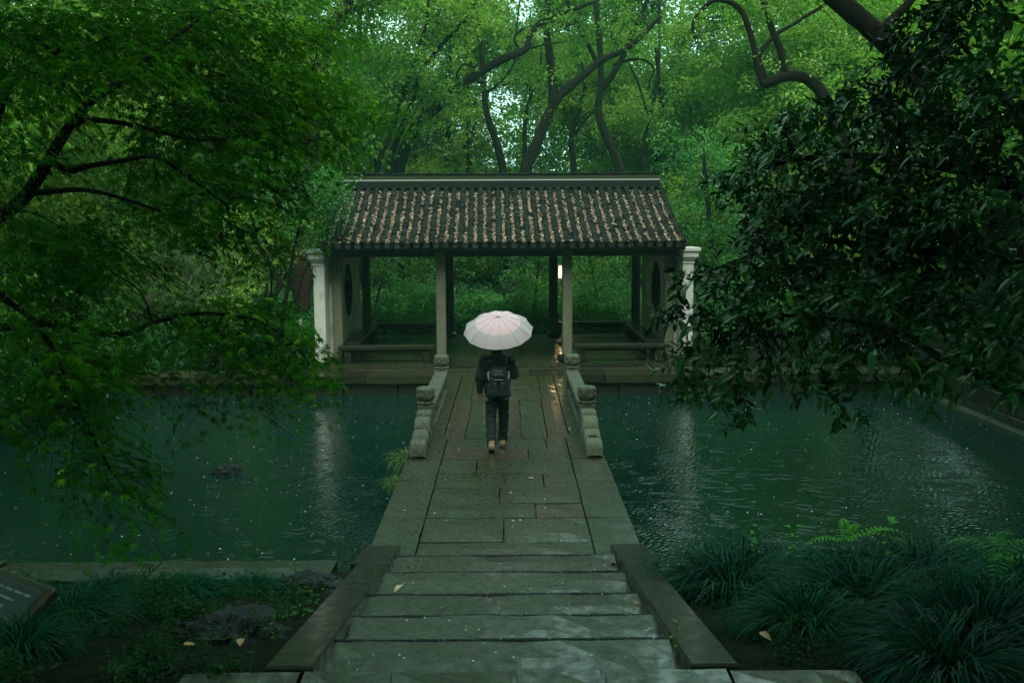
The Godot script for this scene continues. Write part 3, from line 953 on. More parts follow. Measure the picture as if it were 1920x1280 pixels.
func build_roof(t: Node3D) -> void:
	var r := branch_node("roof", t)
	# boarding under the tiles
	var st := begin()
	for sd in [1, -1]:
		for k in 12:
			var a := roof_at(k / 12.0, sd)
			var b := roof_at((k + 1) / 12.0, sd)
			for dy in [-0.03, -0.075]:
				facing(st, [a + Vector3(-4.2, dy, 0), a + Vector3(4.2, dy, 0), b + Vector3(4.2, dy, 0), b + Vector3(-4.2, dy, 0)], (a + b) / 2 + Vector3(0, -0.05, 0))
			for x in [-4.2, 4.2]:
				facing(st, [a + Vector3(x, -0.03, 0), b + Vector3(x, -0.03, 0), b + Vector3(x, -0.075, 0), a + Vector3(x, -0.075, 0)], Vector3(0, 3.5, -2.6))
	part("roof_boarding", done(st), M.timber, r)
	# cover tiles in rows: the lowest of the front rows one by one, the rest together
	var tile := cover_tile()
	var pan := pan_tile()
	var rows := 38
	var per := 37
	var singles := 7
	var rest := []
	var tint := []
	var pans := []
	var ptint := []
	var variants := []
	for k in 4:
		var m := (M.tile as StandardMaterial3D).duplicate()
		m.resource_name = "tile_tone"
		m.vertex_color_use_as_albedo = false
		m.albedo_color = lin(0.020 * (0.7 + 0.25 * k), 0.028 * (0.7 + 0.25 * k), 0.026 * (0.7 + 0.22 * k))
		variants.append(m)
	for sd in [1, -1]:
		for i in rows:
			var x := -4.12 + 8.24 * i / (rows - 1)
			var wander := 0.0
			for k in per:
				var tt := (k + 0.6) / per
				var p := roof_at(tt, sd)
				var q := roof_at(tt + 0.01, sd)
				var d := (q - p).normalized()
				wander = lerp(wander, rng.randf_range(-0.012, 0.012), 0.3)
				var xf := Transform3D(Basis(Vector3(sd, 0, 0), d.cross(Vector3(sd, 0, 0)), d), p + Vector3(x + wander, 0.012 + rng.randf_range(0, 0.006), 0))
				xf.basis = xf.basis * Basis(Vector3.UP, rng.randf_range(-0.06, 0.06)) * Basis(Vector3.RIGHT, rng.randf_range(-0.04, 0.03))
				var s := rng.randf_range(0.94, 1.05)
				if rng.randf() < 0.02:
					s *= 1.12
					xf.origin.y += 0.012
				xf.basis = xf.basis.scaled(Vector3(s, s, 1))
				if sd > 0 and k >= per - singles and i < 42:
					var o := part("tile", tile, variants[rng.randi() % 4], r)
					o.transform = xf
				else:
					rest.append(xf)
					var v := rng.randf_range(0.6, 1.5)
					tint.append(Color(v, v * rng.randf_range(0.95, 1.1), v))
			if i < rows - 1:
				for k in 15:
					var tt := (k + 0.6) / 15.0
					var p := roof_at(tt, sd)
					var d := (roof_at(tt + 0.01, sd) - p).normalized()
					pans.append(Transform3D(Basis(Vector3(sd, 0, 0), d.cross(Vector3(sd, 0, 0)), d), p + Vector3(x + 0.111, -0.02, 0)))
					var v := rng.randf_range(0.6, 1.2)
					ptint.append(Color(v, v, v))
	multi("cover_tiles", tile, [M.tile], rest, tint, r)
	multi("pan_tiles", pan, [M.tile], pans, ptint, r)
	# eave drip tiles
	st = begin()
	var pts := [Vector3(-0.085, 0.035, 0), Vector3(0.085, 0.035, 0), Vector3(0.07, -0.02, 0.012), Vector3(0, -0.065, 0.018), Vector3(-0.07, -0.02, 0.012)]
	facing(st, pts, Vector3(0, 0, -1))
	var bk := []
	for v in pts: bk.append(v + Vector3(0, 0, -0.012))
	facing(st, bk, Vector3(0, 0, 1))
	for q in 5:
		facing(st, [pts[q], pts[(q + 1) % 5], bk[(q + 1) % 5], bk[q]], Vector3(0, -0.01, 0))
	var drip := done(st)
	for i in rows - 1:
		var o := part("drip_tile", drip, variants[i % 4], r)
		o.position = roof_at(1.0, 1) + Vector3(-4.12 + 8.24 * (i + 0.5) / (rows - 1), -0.03 + rng.randf_range(-0.006, 0.006), 0.02)
	# discs closing the cover rows at the eave
	for i in rows:
		var x := -4.12 + 8.24 * i / (rows - 1)
		var p := roof_at(1.0, 1) + Vector3(x, 0.02, -0.005)
		st = begin()
		for q in 8:
			var a0 := PI * q / 8 - 0.2
			var a1 := PI * (q + 1) / 8 - 0.2 + (0.4 if q == 7 else 0.0)
			facing(st, [Vector3(0, 0, 0.012), Vector3(cos(a0), sin(a0), 0) * 0.07, Vector3(cos(a1), sin(a1), 0) * 0.07], Vector3(0, 0, -1))
		var o := part("eave_disc", done(st), variants[i % 3], r)
		o.position = p
		if i == 0: pass
	# ridge: dark courses, a pale mortar line, a mossy band and a cap
	var y := 4.28
	part("ridge_foot", box(Vector3(8.22, 0.2, 0.36), Vector3(0, y + 0.08, -2.6), 0.02), M.tile, r)
	part("mortar_line", box(Vector3(8.2, 0.03, 0.31), Vector3(0, y + 0.195, -2.6), 0.006), M.lime, r)
	part("moss_band", box(Vector3(8.16, 0.14, 0.24), Vector3(0, y + 0.28, -2.6), 0.01), M.mossy, r)
	for i in 46:
		var o := part("cap_tile", box(Vector3(0.174, 0.05, 0.30), Vector3.ZERO, 0.012), variants[i % 3], r)
		o.transform = Transform3D(Basis(Vector3(0, 0, 1), rng.randf_range(-0.02, 0.02)), Vector3(-4.0 + 8.0 * i / 45.0, y + 0.373 + rng.randf_range(-0.004, 0.004) - 0.02 * sin(PI * i / 45.0), -2.6))
	# fallen leaves washed into the valleys between the rows
	var where := []
	var tl := []
	var gaps := FastNoiseLite.new()
	gaps.seed = 3
	gaps.frequency = 1.6
	for i in rows - 1:
		var x := -4.12 + 8.24 * (i + 0.5) / (rows - 1)
		for k in 430:
			var tt := rng.randf_range(0.1, 1.0)
			var thick := gaps.get_noise_2d(i * 5.3, tt * 3.5) + 0.35 * smoothstep(0.06, 0.2, tt)
			if thick < 0.0 or (i < 2 and rng.randf() < 0.5): continue
			var p := roof_at(tt, 1) + Vector3(x + rng.randfn() * 0.024, 0.035 + rng.randf() * 0.045, 0)
			where.append(Transform3D(Basis.from_euler(Vector3(rng.randf_range(0.0, 1.0), rng.randf() * TAU, rng.randf_range(-0.5, 0.5))).scaled(Vector3.ONE * rng.randf_range(0.6, 1.15)), p))
			var v := rng.randf_range(0.35, 1.0)
			var c := Color(0.62, 0.42, 0.27).lerp(Color(0.50, 0.42, 0.25), rng.randf())
			if rng.randf() < 0.15: c = Color(0.66, 0.40, 0.32)
			if rng.randf() < 0.12: c = Color(0.16, 0.09, 0.05)
			tl.append(Color(c.r * v, c.g * v, c.b * v))
	var lf := begin()
	add_leaf(lf, Transform3D(Basis(), Vector3(-0.024, 0, 0)), 0.048, 0.030, 0.25, 0.4, Color.WHITE)
	var pos := []
	for w in where: pos.append(t.transform * w)
	var o2 := multi("roof_leaf_litter", done(lf), [M.litter], pos, tl, self)
	tag(o2, "pinkish tan fallen leaves lying in the valleys of the tiled roof", "fallen leaves", "", "stuff")

# ---------------------------------------------------------------- leaves, sprays and trees
func ltri(st: SurfaceTool, a: Vector3, b: Vector3, c: Vector3, col: Color) -> void:
	st.set_color(col); st.add_vertex(a)
	st.set_color(col); st.add_vertex(b)
	st.set_color(col); st.add_vertex(c)

# one pointed oval leaf along +x, folded at its midrib and bending down
func add_leaf(st: SurfaceTool, xf: Transform3D, length: float, wide: float, fold: float, droop: float, col: Color) -> void:
	var us := [0.0, 0.32, 0.68, 1.0]
	var ws := [0.0, 0.5, 0.4, 0.0]
	var mid := []
	var lft := []
	var rgt := []
	for i in 4:
		var u: float = us[i]
		var c := Vector3(u * length, -droop * u * u * length, 0)
		mid.append(xf * c)
		var up: float = fold * ws[i] * wide
		lft.append(xf * (c + Vector3(0, up, ws[i] * wide)))
		rgt.append(xf * (c + Vector3(0, up, -ws[i] * wide)))
	for i in 3:
		if i == 0:
			ltri(st, mid[0], lft[1], mid[1], col)
			ltri(st, mid[0], mid[1], rgt[1], col)
		elif i == 2:
			ltri(st, mid[2], lft[2], mid[3], col)
			ltri(st, mid[2], mid[3], rgt[2], col)
		else:
			ltri(st, mid[1], lft[1], lft[2], col)
			ltri(st, mid[1], lft[2], mid[2], col)
			ltri(st, mid[1], mid[2], rgt[2], col)
			ltri(st, mid[1], rgt[2], rgt[1], col)

# one palmate maple leaf: seven pointed lobes round the end of its stalk
func add_maple_leaf(st: SurfaceTool, xf: Transform3D, size: float, col: Color) -> void:
	var lobes := [[-2.15, 0.42], [-1.35, 0.72], [-0.66, 0.93], [0.0, 1.0], [0.66, 0.93], [1.35, 0.72], [2.15, 0.42]]
	var c := xf * Vector3.ZERO
	for i in 7:
		var a: float = lobes[i][0]
		var l: float = lobes[i][1] * size * 0.62
		var tip := xf * Vector3(cos(a) * l, -0.35 * l * l / size, sin(a) * l)
		var w := 0.24
		var b := l * 0.42
		var p := xf * Vector3(cos(a - w) * b, 0.03 * size, sin(a - w) * b)
		var q := xf * Vector3(cos(a + w) * b, 0.03 * size, sin(a + w) * b)
		ltri(st, c, p, tip, col)
		ltri(st, c, tip, q, col)

func jitter(v: float) -> float:
	return rng.randf_range(-v, v)

# a twig along +x with its leaves
func spray(kind: String) -> ArrayMesh:
	var st := begin()
	var stem := Color(0.5, 0.28, 0.35)
	var tip := Vector3(0.3, 0, 0)
	if kind == "maple":
		for i in 8:
			var u := (i + 0.5) / 8.0
			for s in [-1, 1]:
				var side := 0.05 + 0.10 * sin(PI * (0.25 + 0.75 * u)) * rng.randf_range(0.5, 1.3)
				var p := Vector3(0.36 * u + jitter(0.02), -0.10 * u * u + jitter(0.02), s * side)
				var b := Basis(Vector3.UP, -s * rng.randf_range(0.2, 1.1) + jitter(0.3)) * Basis(Vector3(0, 0, 1), -rng.randf_range(0.0, 0.6)) * Basis(Vector3.RIGHT, jitter(0.4))
				var v := rng.randf_range(0.7, 1.25)
				add_maple_leaf(st, Transform3D(b, p), rng.randf_range(0.058, 0.094), Color(v, v, v))
		add_maple_leaf(st, Transform3D(Basis(Vector3(0, 0, 1), -0.6), Vector3(0.37, -0.11, 0)), 0.08, Color(1.15, 1.15, 1.1))
		tip = Vector3(0.36, -0.1, 0)
	elif kind == "broad":
		for i in 14:
			var u := 0.1 + 0.9 * i / 13.0
			var a := i * 2.4
			var out := Vector3(0.25 + 0.6 * u, 0.65 * sin(a) + 0.05 + jitter(0.25), cos(a)).normalized()
			var p := Vector3(0.28 * u, -0.05 * u * u, 0)
			var z := out.cross(Vector3.UP).normalized()
			var y := z.cross(out).normalized()
			var b := Basis(out, y, z) * Basis(Vector3.RIGHT, jitter(0.5))
			var v := rng.randf_range(0.6, 1.35)
			add_leaf(st, Transform3D(b, p), rng.randf_range(0.05, 0.125), rng.randf_range(0.026, 0.048), 0.25, rng.randf_range(0.05, 0.6), Color(v, v, v))
		tip = Vector3(0.28, -0.05, 0)
	elif kind == "small":
		for i in 34:
			var p := Vector3(rng.randf_range(0.05, 0.5), jitter(0.12), jitter(0.18))
			p.y -= 0.25 * p.x * p.x
			var b := Basis.from_euler(Vector3(jitter(0.8), rng.randf() * TAU, jitter(0.8)))
			var v := rng.randf_range(0.6, 1.35)
			add_leaf(st, Transform3D(b, p), rng.randf_range(0.06, 0.1), rng.randf_range(0.03, 0.042), 0.2, 0.4, Color(v, v, v))
		tip = Vector3(0.42, -0.05, 0)
	elif kind == "far":
		for i in 30:
			var p := Vector3(rng.randf_range(0.0, 0.9), jitter(0.22), jitter(0.38))
			p.y -= 0.2 * p.x * p.x
			var b := Basis.from_euler(Vector3(jitter(0.7), rng.randf() * TAU, jitter(0.7)))
			var v := rng.randf_range(0.65, 1.3)
			var l := rng.randf_range(0.11, 0.19)
			var h := Vector3(l, -0.05, 0)
			var w := Vector3(l * 0.5, 0.02, l * 0.3)
			var w2 := Vector3(l * 0.5, 0.02, -l * 0.3)
			var c := Color(v, v, v)
			var xf := Transform3D(b, p)
			ltri(st, xf * Vector3.ZERO, xf * w, xf * h, c)
			ltri(st, xf * Vector3.ZERO, xf * h, xf * w2, c)
		tip = Vector3(0.8, -0.1, 0)
	elif kind == "long":
		for i in 26:
			var u := i / 25.0
			var s := 1 if i % 2 == 0 else -1
			var p := Vector3(0.7 * u, -0.32 * u * u, 0)
			var b := Basis(Vector3.UP, -s * rng.randf_range(0.3, 0.9)) * Basis(Vector3(0, 0, 1), -0.25 - 0.7 * u + jitter(0.3)) * Basis(Vector3.RIGHT, jitter(0.8))
			var v := rng.randf_range(0.55, 1.4)
			add_leaf(st, Transform3D(b, p), rng.randf_range(0.13, 0.2), 0.02, 0.2, 0.6, Color(v, v, v))
		tip = Vector3(0.7, -0.32, 0)
	var mid := tip * 0.5 + Vector3(0, -tip.y * 0.25, 0)
	var pts := [Vector3.ZERO, mid, tip]
	for i in 2:
		var r := 0.0022 if kind != "far" else 0.01
		for k in 3:
			var a0 := TAU * k / 3
			var a1 := TAU * (k + 1) / 3
			var o0 := Vector3(0, cos(a0), sin(a0)) * r
			var o1 := Vector3(0, cos(a1), sin(a1)) * r
			ltri(st, pts[i] + o0, pts[i + 1] + o1 * 0.6, pts[i + 1] + o0 * 0.6, stem * 0.35)
			ltri(st, pts[i] + o0, pts[i] + o1, pts[i + 1] + o1 * 0.6, stem * 0.35)
	return done(st)

var sprays := {}
func spray_of(kind: String, i: int) -> ArrayMesh:
	if not sprays.has(kind):
		sprays[kind] = [spray(kind), spray(kind), spray(kind)]
	return sprays[kind][i % 3]

const LEAF_MAT := {"maple": "maple_leaf", "broad": "broad_leaf", "small": "small_leaf", "far": "far_leaf", "long": "small_leaf"}

# basis whose x axis looks along d, y axis as near up as may be
func toward(d: Vector3, roll := 0.0) -> Basis:
	d = d.normalized()
	var z := d.cross(Vector3.UP)
	if z.length() < 0.05: z = Vector3(0, 0, 1)
	z = z.normalized()
	return Basis(d, z.cross(d).normalized(), z) * Basis(Vector3.RIGHT, roll)

# fills soft ellipsoids [x, y, z, rx, ry, rz, count] with sprays; lean is the way the twigs reach
func foliage(called: String, kind: String, clumps: Array, tint: Color, bright: Color, parent: Node, lean := Vector3.ZERO, size := 1.0, shell := 0.45) -> void:
	var where := [[], [], []]
	var tints := [[], [], []]
	for c in clumps:
		var mid := Vector3(c[0], c[1], c[2])
		var rad := Vector3(c[3], c[4], c[5])
		var own := pow(rng.randf(), 1.3)
		var base := tint.lerp(bright, own) * rng.randf_range(0.75, 1.2)
		for i in int(c[6]):
			var d := Vector3(rng.randfn(), rng.randfn(), rng.randfn()).normalized()
			var p := mid + d * rad * pow(rng.randf(), shell)
			var dir := Vector3(d.x, d.y * 0.35 - 0.28, d.z) + lean + Vector3(jitter(0.35), jitter(0.2), jitter(0.35))
			var s := size * rng.randf_range(0.7, 1.2)
			var k := rng.randi() % 3
			where[k].append(Transform3D(toward(dir, jitter(0.5)).scaled(Vector3.ONE * s), p - dir.normalized() * 0.15 * s))
			var v := rng.randf_range(0.75, 1.25)
			var col := base.lerp(bright, 0.25 * rng.randf())
			tints[k].append(Color(col.r * v, col.g * v, col.b * v))
	for k in 3:
		if where[k].size():
			multi(called, spray_of(kind, k), [M[LEAF_MAT[kind]]], where[k], tints[k], parent)

func limb(called: String, pts: Array, r0: float, r1: float, bark: String, parent: Node, sides := 8) -> void:
	var v := []
	for p in pts: v.append(Vector3(p[0], p[1], p[2]))
	part(called, tapered(v, r0, r1, sides), M[bark], parent)

# thin boughs from the nearest point of the limbs to every clump
func boughs(limbs: Array, clumps: Array, bark: String, parent: Node, r := 0.02) -> void:
	var line := []
	for l in limbs:
		var v := []
		for p in l[0]: v.append(Vector3(p[0], p[1], p[2]))
		line.append_array(smooth_line(v, 5))
	var st := begin(true)
	var n := 0
	for c in clumps:
		var to := Vector3(c[0], c[1], c[2])
		var best: Vector3 = line[0]
		for p in line:
			if (p - to).length() + max(0.0, p.y - to.y) * 0.5 < (best - to).length() + max(0.0, best.y - to.y) * 0.5: best = p
		var d := to - best
		if d.length() < 0.15: continue
		var m1 := best + d * 0.35 + Vector3(jitter(0.12), 0.16, jitter(0.12)) * d.length() * 0.8
		var m2 := best + d * 0.7 + Vector3(jitter(0.1), 0.12, jitter(0.1)) * d.length() * 0.8
		var pts := smooth_line([best, m1, m2, to + Vector3(d.x, -0.1, d.z) * 0.15], 3)
		var rr := []
		for i in pts.size(): rr.append(lerp(r, r * 0.25, float(i) / (pts.size() - 1)))
		add_tube(st, pts, rr, 5, 0.1)
		n += 1
	if n:
		st.index()
		var o := part("boughs", done(st), M[bark], parent)
		o.set_meta("kind", "stuff")

# limbs: [[points, r0, r1], ...]; the first is the trunk
func tree(called: String, label: String, at: Vector3, limbs: Array, clumps: Array, kind: String, tint: Color, bright: Color, bark := "bark", group := "", lean := Vector3.ZERO, size := 1.0, bough := 0.02) -> Node3D:
	var t := thing(called, label, "shrub" if called.contains("shrub") else "tree", at, 0.0, group)
	var l2 := []
	for l in limbs:
		var pts := []
		for p in l[0]: pts.append([p[0] - at.x, p[1] - at.y, p[2] - at.z])
		l2.append([pts, l[1], l[2]])
	var c2 := []
	for c in clumps: c2.append([c[0] - at.x, c[1] - at.y, c[2] - at.z, c[3], c[4], c[5], c[6]])
	for i in l2.size():
		limb("trunk" if i == 0 else "limb", l2[i][0], l2[i][1], l2[i][2], bark, t, 10 if i == 0 else 7)
	if l2.size() and c2.size() and bough > 0.0: boughs(l2, c2, bark, t, bough)
	if c2.size(): foliage("crown", kind, c2, tint, bright, t, lean, size)
	return t

# single leaves that hang where they show largest, each a part of its tree
func single_leaves(t: Node3D, at: Vector3, clumps: Array, count: int, kind: String, tones: Array) -> void:
	var meshes := []
	for k in 3:
		var st := begin()
		if kind == "maple": add_maple_leaf(st, Transform3D(Basis(), Vector3.ZERO), 0.07 + 0.009 * k, Color.WHITE)
		else: add_leaf(st, Transform3D(), 0.10 + 0.018 * k, 0.044, 0.25, 0.3 + 0.2 * k, Color.WHITE)
		meshes.append(done(st))
	var mats := []
	for c in tones:
		var m := (M[LEAF_MAT[kind]] as StandardMaterial3D).duplicate()
		m.vertex_color_use_as_albedo = false
		m.albedo_color = c
		mats.append(m)
	var total := 0.0
	for c in clumps: total += c[3] * c[4]
	for c in clumps:
		var n := int(round(count * c[3] * c[4] / total))
		for i in n:
			var o := part("leaf", meshes[rng.randi() % 3], mats[rng.randi() % mats.size()], t)
			var a := rng.randf() * TAU
			var r := sqrt(rng.randf())
			var p := Vector3(c[0] + cos(a) * c[3] * r, c[1] + sin(a) * c[4] * r, c[2] + c[5] * sqrt(1 - r * r) * 0.9)
			o.position = p - at
			o.basis = toward(Vector3(cos(a) * 0.8, -0.35 + jitter(0.4), 0.5 + jitter(0.5)), jitter(0.7)).scaled(Vector3.ONE * rng.randf_range(0.8, 1.2))

# a fountain of narrow arching blades
func grass_mesh(blades: int, radius: float, length: float, half := 0.0045) -> ArrayMesh:
	var st := begin()
	for i in blades:
		var a := rng.randf() * TAU
		var r0 := radius * sqrt(rng.randf())
		var out := Vector3(cos(a), 0, sin(a))
		var p := out * r0
		var b := a + jitter(0.6)
		var dir := Vector3(cos(b), 0, sin(b))
		var l := length * rng.randf_range(0.6, 1.15)
		var rise := rng.randf_range(0.3, 1.45)
		var ang := rise
		var w := half * rng.randf_range(0.8, 1.3)
		var side := dir.cross(Vector3.UP) * w
		var v := 0.35 + 1.5 * pow(rng.randf(), 2.0)
		var col := Color(v, v, v)
		var n := 6
		var bend := rng.randf_range(2.2, 3.1) / n
		for k in n:
			var q := p + (dir * cos(ang) + Vector3.UP * sin(ang)) * (l / n)
			var s0 := side * (1.0 - 0.12 * k)
			var s1 := side * (1.0 - 0.12 * (k + 1)) if k < n - 1 else Vector3.ZERO
			ltri(st, p - s0, p + s0, q + s1, col)
			if k < n - 1: ltri(st, p - s0, q + s1, q - s1, col)
			p = q
			ang -= bend
	return done(st)

# a fern: fronds with paired leaflets
func frond(length: float, pairs: int, wide: float) -> ArrayMesh:
	var st := begin()
	var c := Color.WHITE
	var last := Vector3.ZERO
	for i in pairs:
		var u := (i + 1.0) / pairs
		var p := Vector3(length * u, length * (0.55 * u - 0.75 * u * u), 0)
		ltri(st, last + Vector3(0, 0, 0.003), last - Vector3(0, 0, 0.003), p, c * 0.6)
		var l := wide * sin(PI * clamp(0.12 + 0.88 * u, 0, 0.97)) * (1.15 - 0.4 * u)
		for s in [-1, 1]:
			var b := Basis(Vector3.UP, -s * 1.25) * Basis(Vector3.RIGHT, jitter(0.2))
			add_leaf(st, Transform3D(b, p), l, length / pairs * 0.5, 0.1, 0.25, c * rng.randf_range(0.85, 1.15))
		last = p
	return done(st)

# ---------------------------------------------------------------- the walker
func build_person() -> void:
	var at := Vector3(-0.19, 0.004, -14.78)
	var p := thing("person", "person in a dark jacket and dark trousers walking away over the bridge, tan shoes", "person", at)
	var skin := [
		[Vector3(0, 1.0, 0), Vector3(0, 1.36, 0.0), 0.08, 0.08], [Vector3(-0.16, 1.38, 0), Vector3(0.16, 1.38, 0), 0.05, 0.05],
		[Vector3(0, 1.38, 0.0), Vector3(0, 1.52, -0.03), 0.058, 0.054],
		[Vector3(0, 1.60, -0.03), Vector3(0, 1.645, -0.03), 0.085, 0.092], [Vector3(0, 1.555, -0.075), Vector3(0, 1.545, -0.10), 0.05, 0.035],
		[Vector3(0, 1.605, -0.12), Vector3(0, 1.578, -0.145), 0.012, 0.016],
		[Vector3(-0.095, 1.60, -0.02), Vector3(-0.1, 1.575, -0.02), 0.016, 0.012], [Vector3(0.095, 1.60, -0.02), Vector3(0.1, 1.575, -0.02), 0.016, 0.012],
		[Vector3(-0.2, 1.37, 0), Vector3(-0.25, 1.12, 0.035), 0.05, 0.042], [Vector3(-0.25, 1.12, 0.035), Vector3(-0.262, 0.90, -0.01), 0.042, 0.03],
		[Vector3(0.2, 1.37, 0), Vector3(0.258, 1.15, -0.03), 0.05, 0.042], [Vector3(0.258, 1.15, -0.03), Vector3(0.13, 1.25, -0.25), 0.042, 0.03],
		[Vector3(-0.075, 0.92, 0), Vector3(-0.095, 0.5, 0.025), 0.085, 0.06], [Vector3(-0.095, 0.5, 0.025), Vector3(-0.085, 0.12, 0.17), 0.055, 0.038],
		[Vector3(0.075, 0.92, 0), Vector3(0.10, 0.5, -0.14), 0.085, 0.06], [Vector3(0.10, 0.5, -0.14), Vector3(0.075, 0.1, -0.24), 0.055, 0.038],
	]
	part("body", blend_mesh(skin, 0.014, 0.03), M.skin, p)
	# hands: the left hangs, slightly curled; the right closes round the umbrella shaft
	part("left_hand", blend_mesh(hand(Vector3(-0.262, 0.90, -0.01), Vector3(-0.04, -1, -0.12), Vector3(0.15, 0, -1), 0.5), 0.0045, 0.008), M.skin, p)
	part("right_hand", blend_mesh(hand(Vector3(0.13, 1.25, -0.25), Vector3(-0.85, 0.35, -0.35), Vector3(0.2, 1, 0), 1.5), 0.0045, 0.008), M.skin, p)
	part("hair", blend_mesh([[Vector3(0, 1.65, -0.015), Vector3(0, 1.66, -0.03), 0.1, 0.1], [Vector3(0, 1.55, 0.015), Vector3(0, 1.63, 0.01), 0.076, 0.095], [Vector3(-0.05, 1.66, -0.08), Vector3(0.05, 1.665, -0.08), 0.045, 0.045]], 0.012, 0.03, 0.006), M.hair, p)
	var jac := [
		[Vector3(-0.065, 0.93, 0.0), Vector3(-0.085, 1.34, 0.01), 0.125, 0.12], [Vector3(0.065, 0.93, 0.0), Vector3(0.085, 1.34, 0.01), 0.125, 0.12],
		[Vector3(-0.165, 1.375, 0), Vector3(0.165, 1.375, 0), 0.085, 0.085], [Vector3(0, 1.41, 0), Vector3(0, 1.52, -0.015), 0.088, 0.078],
		[Vector3(-0.185, 1.38, 0), Vector3(-0.252, 1.13, 0.035), 0.082, 0.068], [Vector3(-0.252, 1.13, 0.035), Vector3(-0.262, 0.915, -0.005), 0.066, 0.05],
		[Vector3(0.185, 1.38, 0), Vector3(0.258, 1.15, -0.03), 0.082, 0.07], [Vector3(0.258, 1.15, -0.03), Vector3(0.145, 1.24, -0.235), 0.068, 0.05],
	]
	part("jacket", blend_mesh(jac, 0.014, 0.035, 0.014), M.jacket, p)
	var tro := [
		[Vector3(-0.07, 0.95, 0), Vector3(0.07, 0.95, 0), 0.125, 0.125],
		[Vector3(-0.08, 0.88, 0.0), Vector3(-0.095, 0.5, 0.025), 0.10, 0.08], [Vector3(-0.095, 0.5, 0.025), Vector3(-0.085, 0.13, 0.165), 0.078, 0.074],
		[Vector3(0.08, 0.88, 0.0), Vector3(0.10, 0.5, -0.14), 0.10, 0.08], [Vector3(0.10, 0.5, -0.14), Vector3(0.075, 0.10, -0.24), 0.078, 0.074],
	]
	part("trousers", blend_mesh(tro, 0.014, 0.02, 0.016), M.trousers, p)
	for s in [[Vector3(-0.085, 0.0, 0.2), 0.34, "shoe"], [Vector3(0.075, 0.0, -0.24), 0.0, "shoe"]]:
		var f := branch_node(s[2], p, s[0])
		var tilt := Transform3D(Basis(Vector3.RIGHT, -s[1]), Vector3(0, 0.0, 0))
		var b := []
		for q in [[Vector3(0, 0.062, 0.05), Vector3(0, 0.055, -0.06), 0.046, 0.043], [Vector3(0, 0.05, -0.08), Vector3(0.006, 0.04, -0.16), 0.044, 0.036], [Vector3(0, 0.09, 0.03), Vector3(0, 0.125, 0.035), 0.05, 0.05]]:
			b.append([tilt * (q[0] + Vector3(0, 0, -0.0)) + Vector3(0, 0.03 if s[1] > 0.0 else 0.0, 0), tilt * q[1] + Vector3(0, 0.03 if s[1] > 0.0 else 0.0, 0), q[2], q[3]])
		part("upper", blend_mesh(b, 0.008, 0.02), M.shoe, f)
		var st := begin()
		var lift := Transform3D(Basis(Vector3.RIGHT, -s[1]), Vector3(0, 0.03 if s[1] > 0.0 else 0.0, 0))
		add_box(st, Vector3(0.088, 0.028, 0.29), lift * Transform3D(Basis(), Vector3(0, 0.016, -0.05)), 0.012)
		part("sole", done(st), M.shoe_sole, f)
		st = begin()
		add_tube(st, [lift * Vector3(-0.045, 0.15, 0.03), lift * Vector3(0, 0.15, 0.082), lift * Vector3(0.045, 0.15, 0.03)], [0.01, 0.012, 0.01], 6)
		part("collar", done(st), M.pack_trim, f)
	for q in [[Vector3(-0.155, 0.80, 0.105), 0.05], [Vector3(0.14, 0.82, 0.11), 0.045]]:
		var st := begin()
		for k in 3:
			add_box(st, Vector3(0.008, q[1], 0.004), Transform3D(Basis(Vector3(0, 0, 1), 0.5 * (k - 1)), q[0] + Vector3(0.013 * (k - 1), 0, 0)), 0.001)
		part("reflective_tab", done(st), M.pack_mark, p)
	# backpack
	var b := thing("backpack", "black hiking backpack on the back of the person with the umbrella", "backpack", at + Vector3(0.025, 0.83, 0.135))
	part("pack_body", blend_mesh([[Vector3(-0.075, 0.07, 0.06), Vector3(-0.075, 0.36, 0.05), 0.075, 0.065], [Vector3(0.075, 0.07, 0.06), Vector3(0.075, 0.36, 0.05), 0.075, 0.065], [Vector3(-0.06, 0.42, 0.045), Vector3(0.06, 0.42, 0.045), 0.055, 0.055]], 0.012, 0.03, 0.008), M.pack, b)
	part("front_pocket", blend_mesh([[Vector3(-0.045, 0.06, 0.125), Vector3(-0.045, 0.22, 0.115), 0.04, 0.035], [Vector3(0.045, 0.06, 0.125), Vector3(0.045, 0.22, 0.115), 0.04, 0.035]], 0.01, 0.03), M.pack, b)
	part("top_pocket", blend_mesh([[Vector3(-0.055, 0.345, 0.10), Vector3(0.055, 0.345, 0.10), 0.04, 0.04], [Vector3(-0.045, 0.40, 0.085), Vector3(0.045, 0.40, 0.085), 0.04, 0.04]], 0.01, 0.03), M.pack_trim, b)
	for s in [-1, 1]:
		part("side_pocket", blend_mesh([[Vector3(s * 0.14, 0.06, 0.05), Vector3(s * 0.13, 0.2, 0.05), 0.045, 0.035]], 0.01, 0.02), M.pack_trim, b)
		var st := begin()
		add_tube(st, smooth_line([Vector3(s * 0.13, 0.05, -0.0), Vector3(s * 0.17, 0.3, -0.09), Vector3(s * 0.15, 0.52, -0.20), Vector3(s * 0.13, 0.63, -0.12), Vector3(s * 0.10, 0.50, 0.03)], 4), [0.016, 0.016, 0.018, 0.018, 0.02, 0.02, 0.02, 0.02, 0.02, 0.02, 0.02, 0.02, 0.02, 0.02, 0.02, 0.02, 0.02], 6)
		part("shoulder_strap", done(st), M.pack, b)
		st = begin()
		add_tube(st, [Vector3(s * 0.15, 0.40, 0.03), Vector3(s * 0.155, 0.34, 0.06), Vector3(s * 0.14, 0.28, 0.08)], [0.009, 0.009, 0.007], 5)
		add_box(st, Vector3(0.02, 0.02, 0.01), Transform3D(Basis(Vector3(0, 0, 1), 0.4), Vector3(s * 0.15, 0.325, 0.085)), 0.002)
		part("buckle", done(st), M.pack_mark, b)
		st = begin()
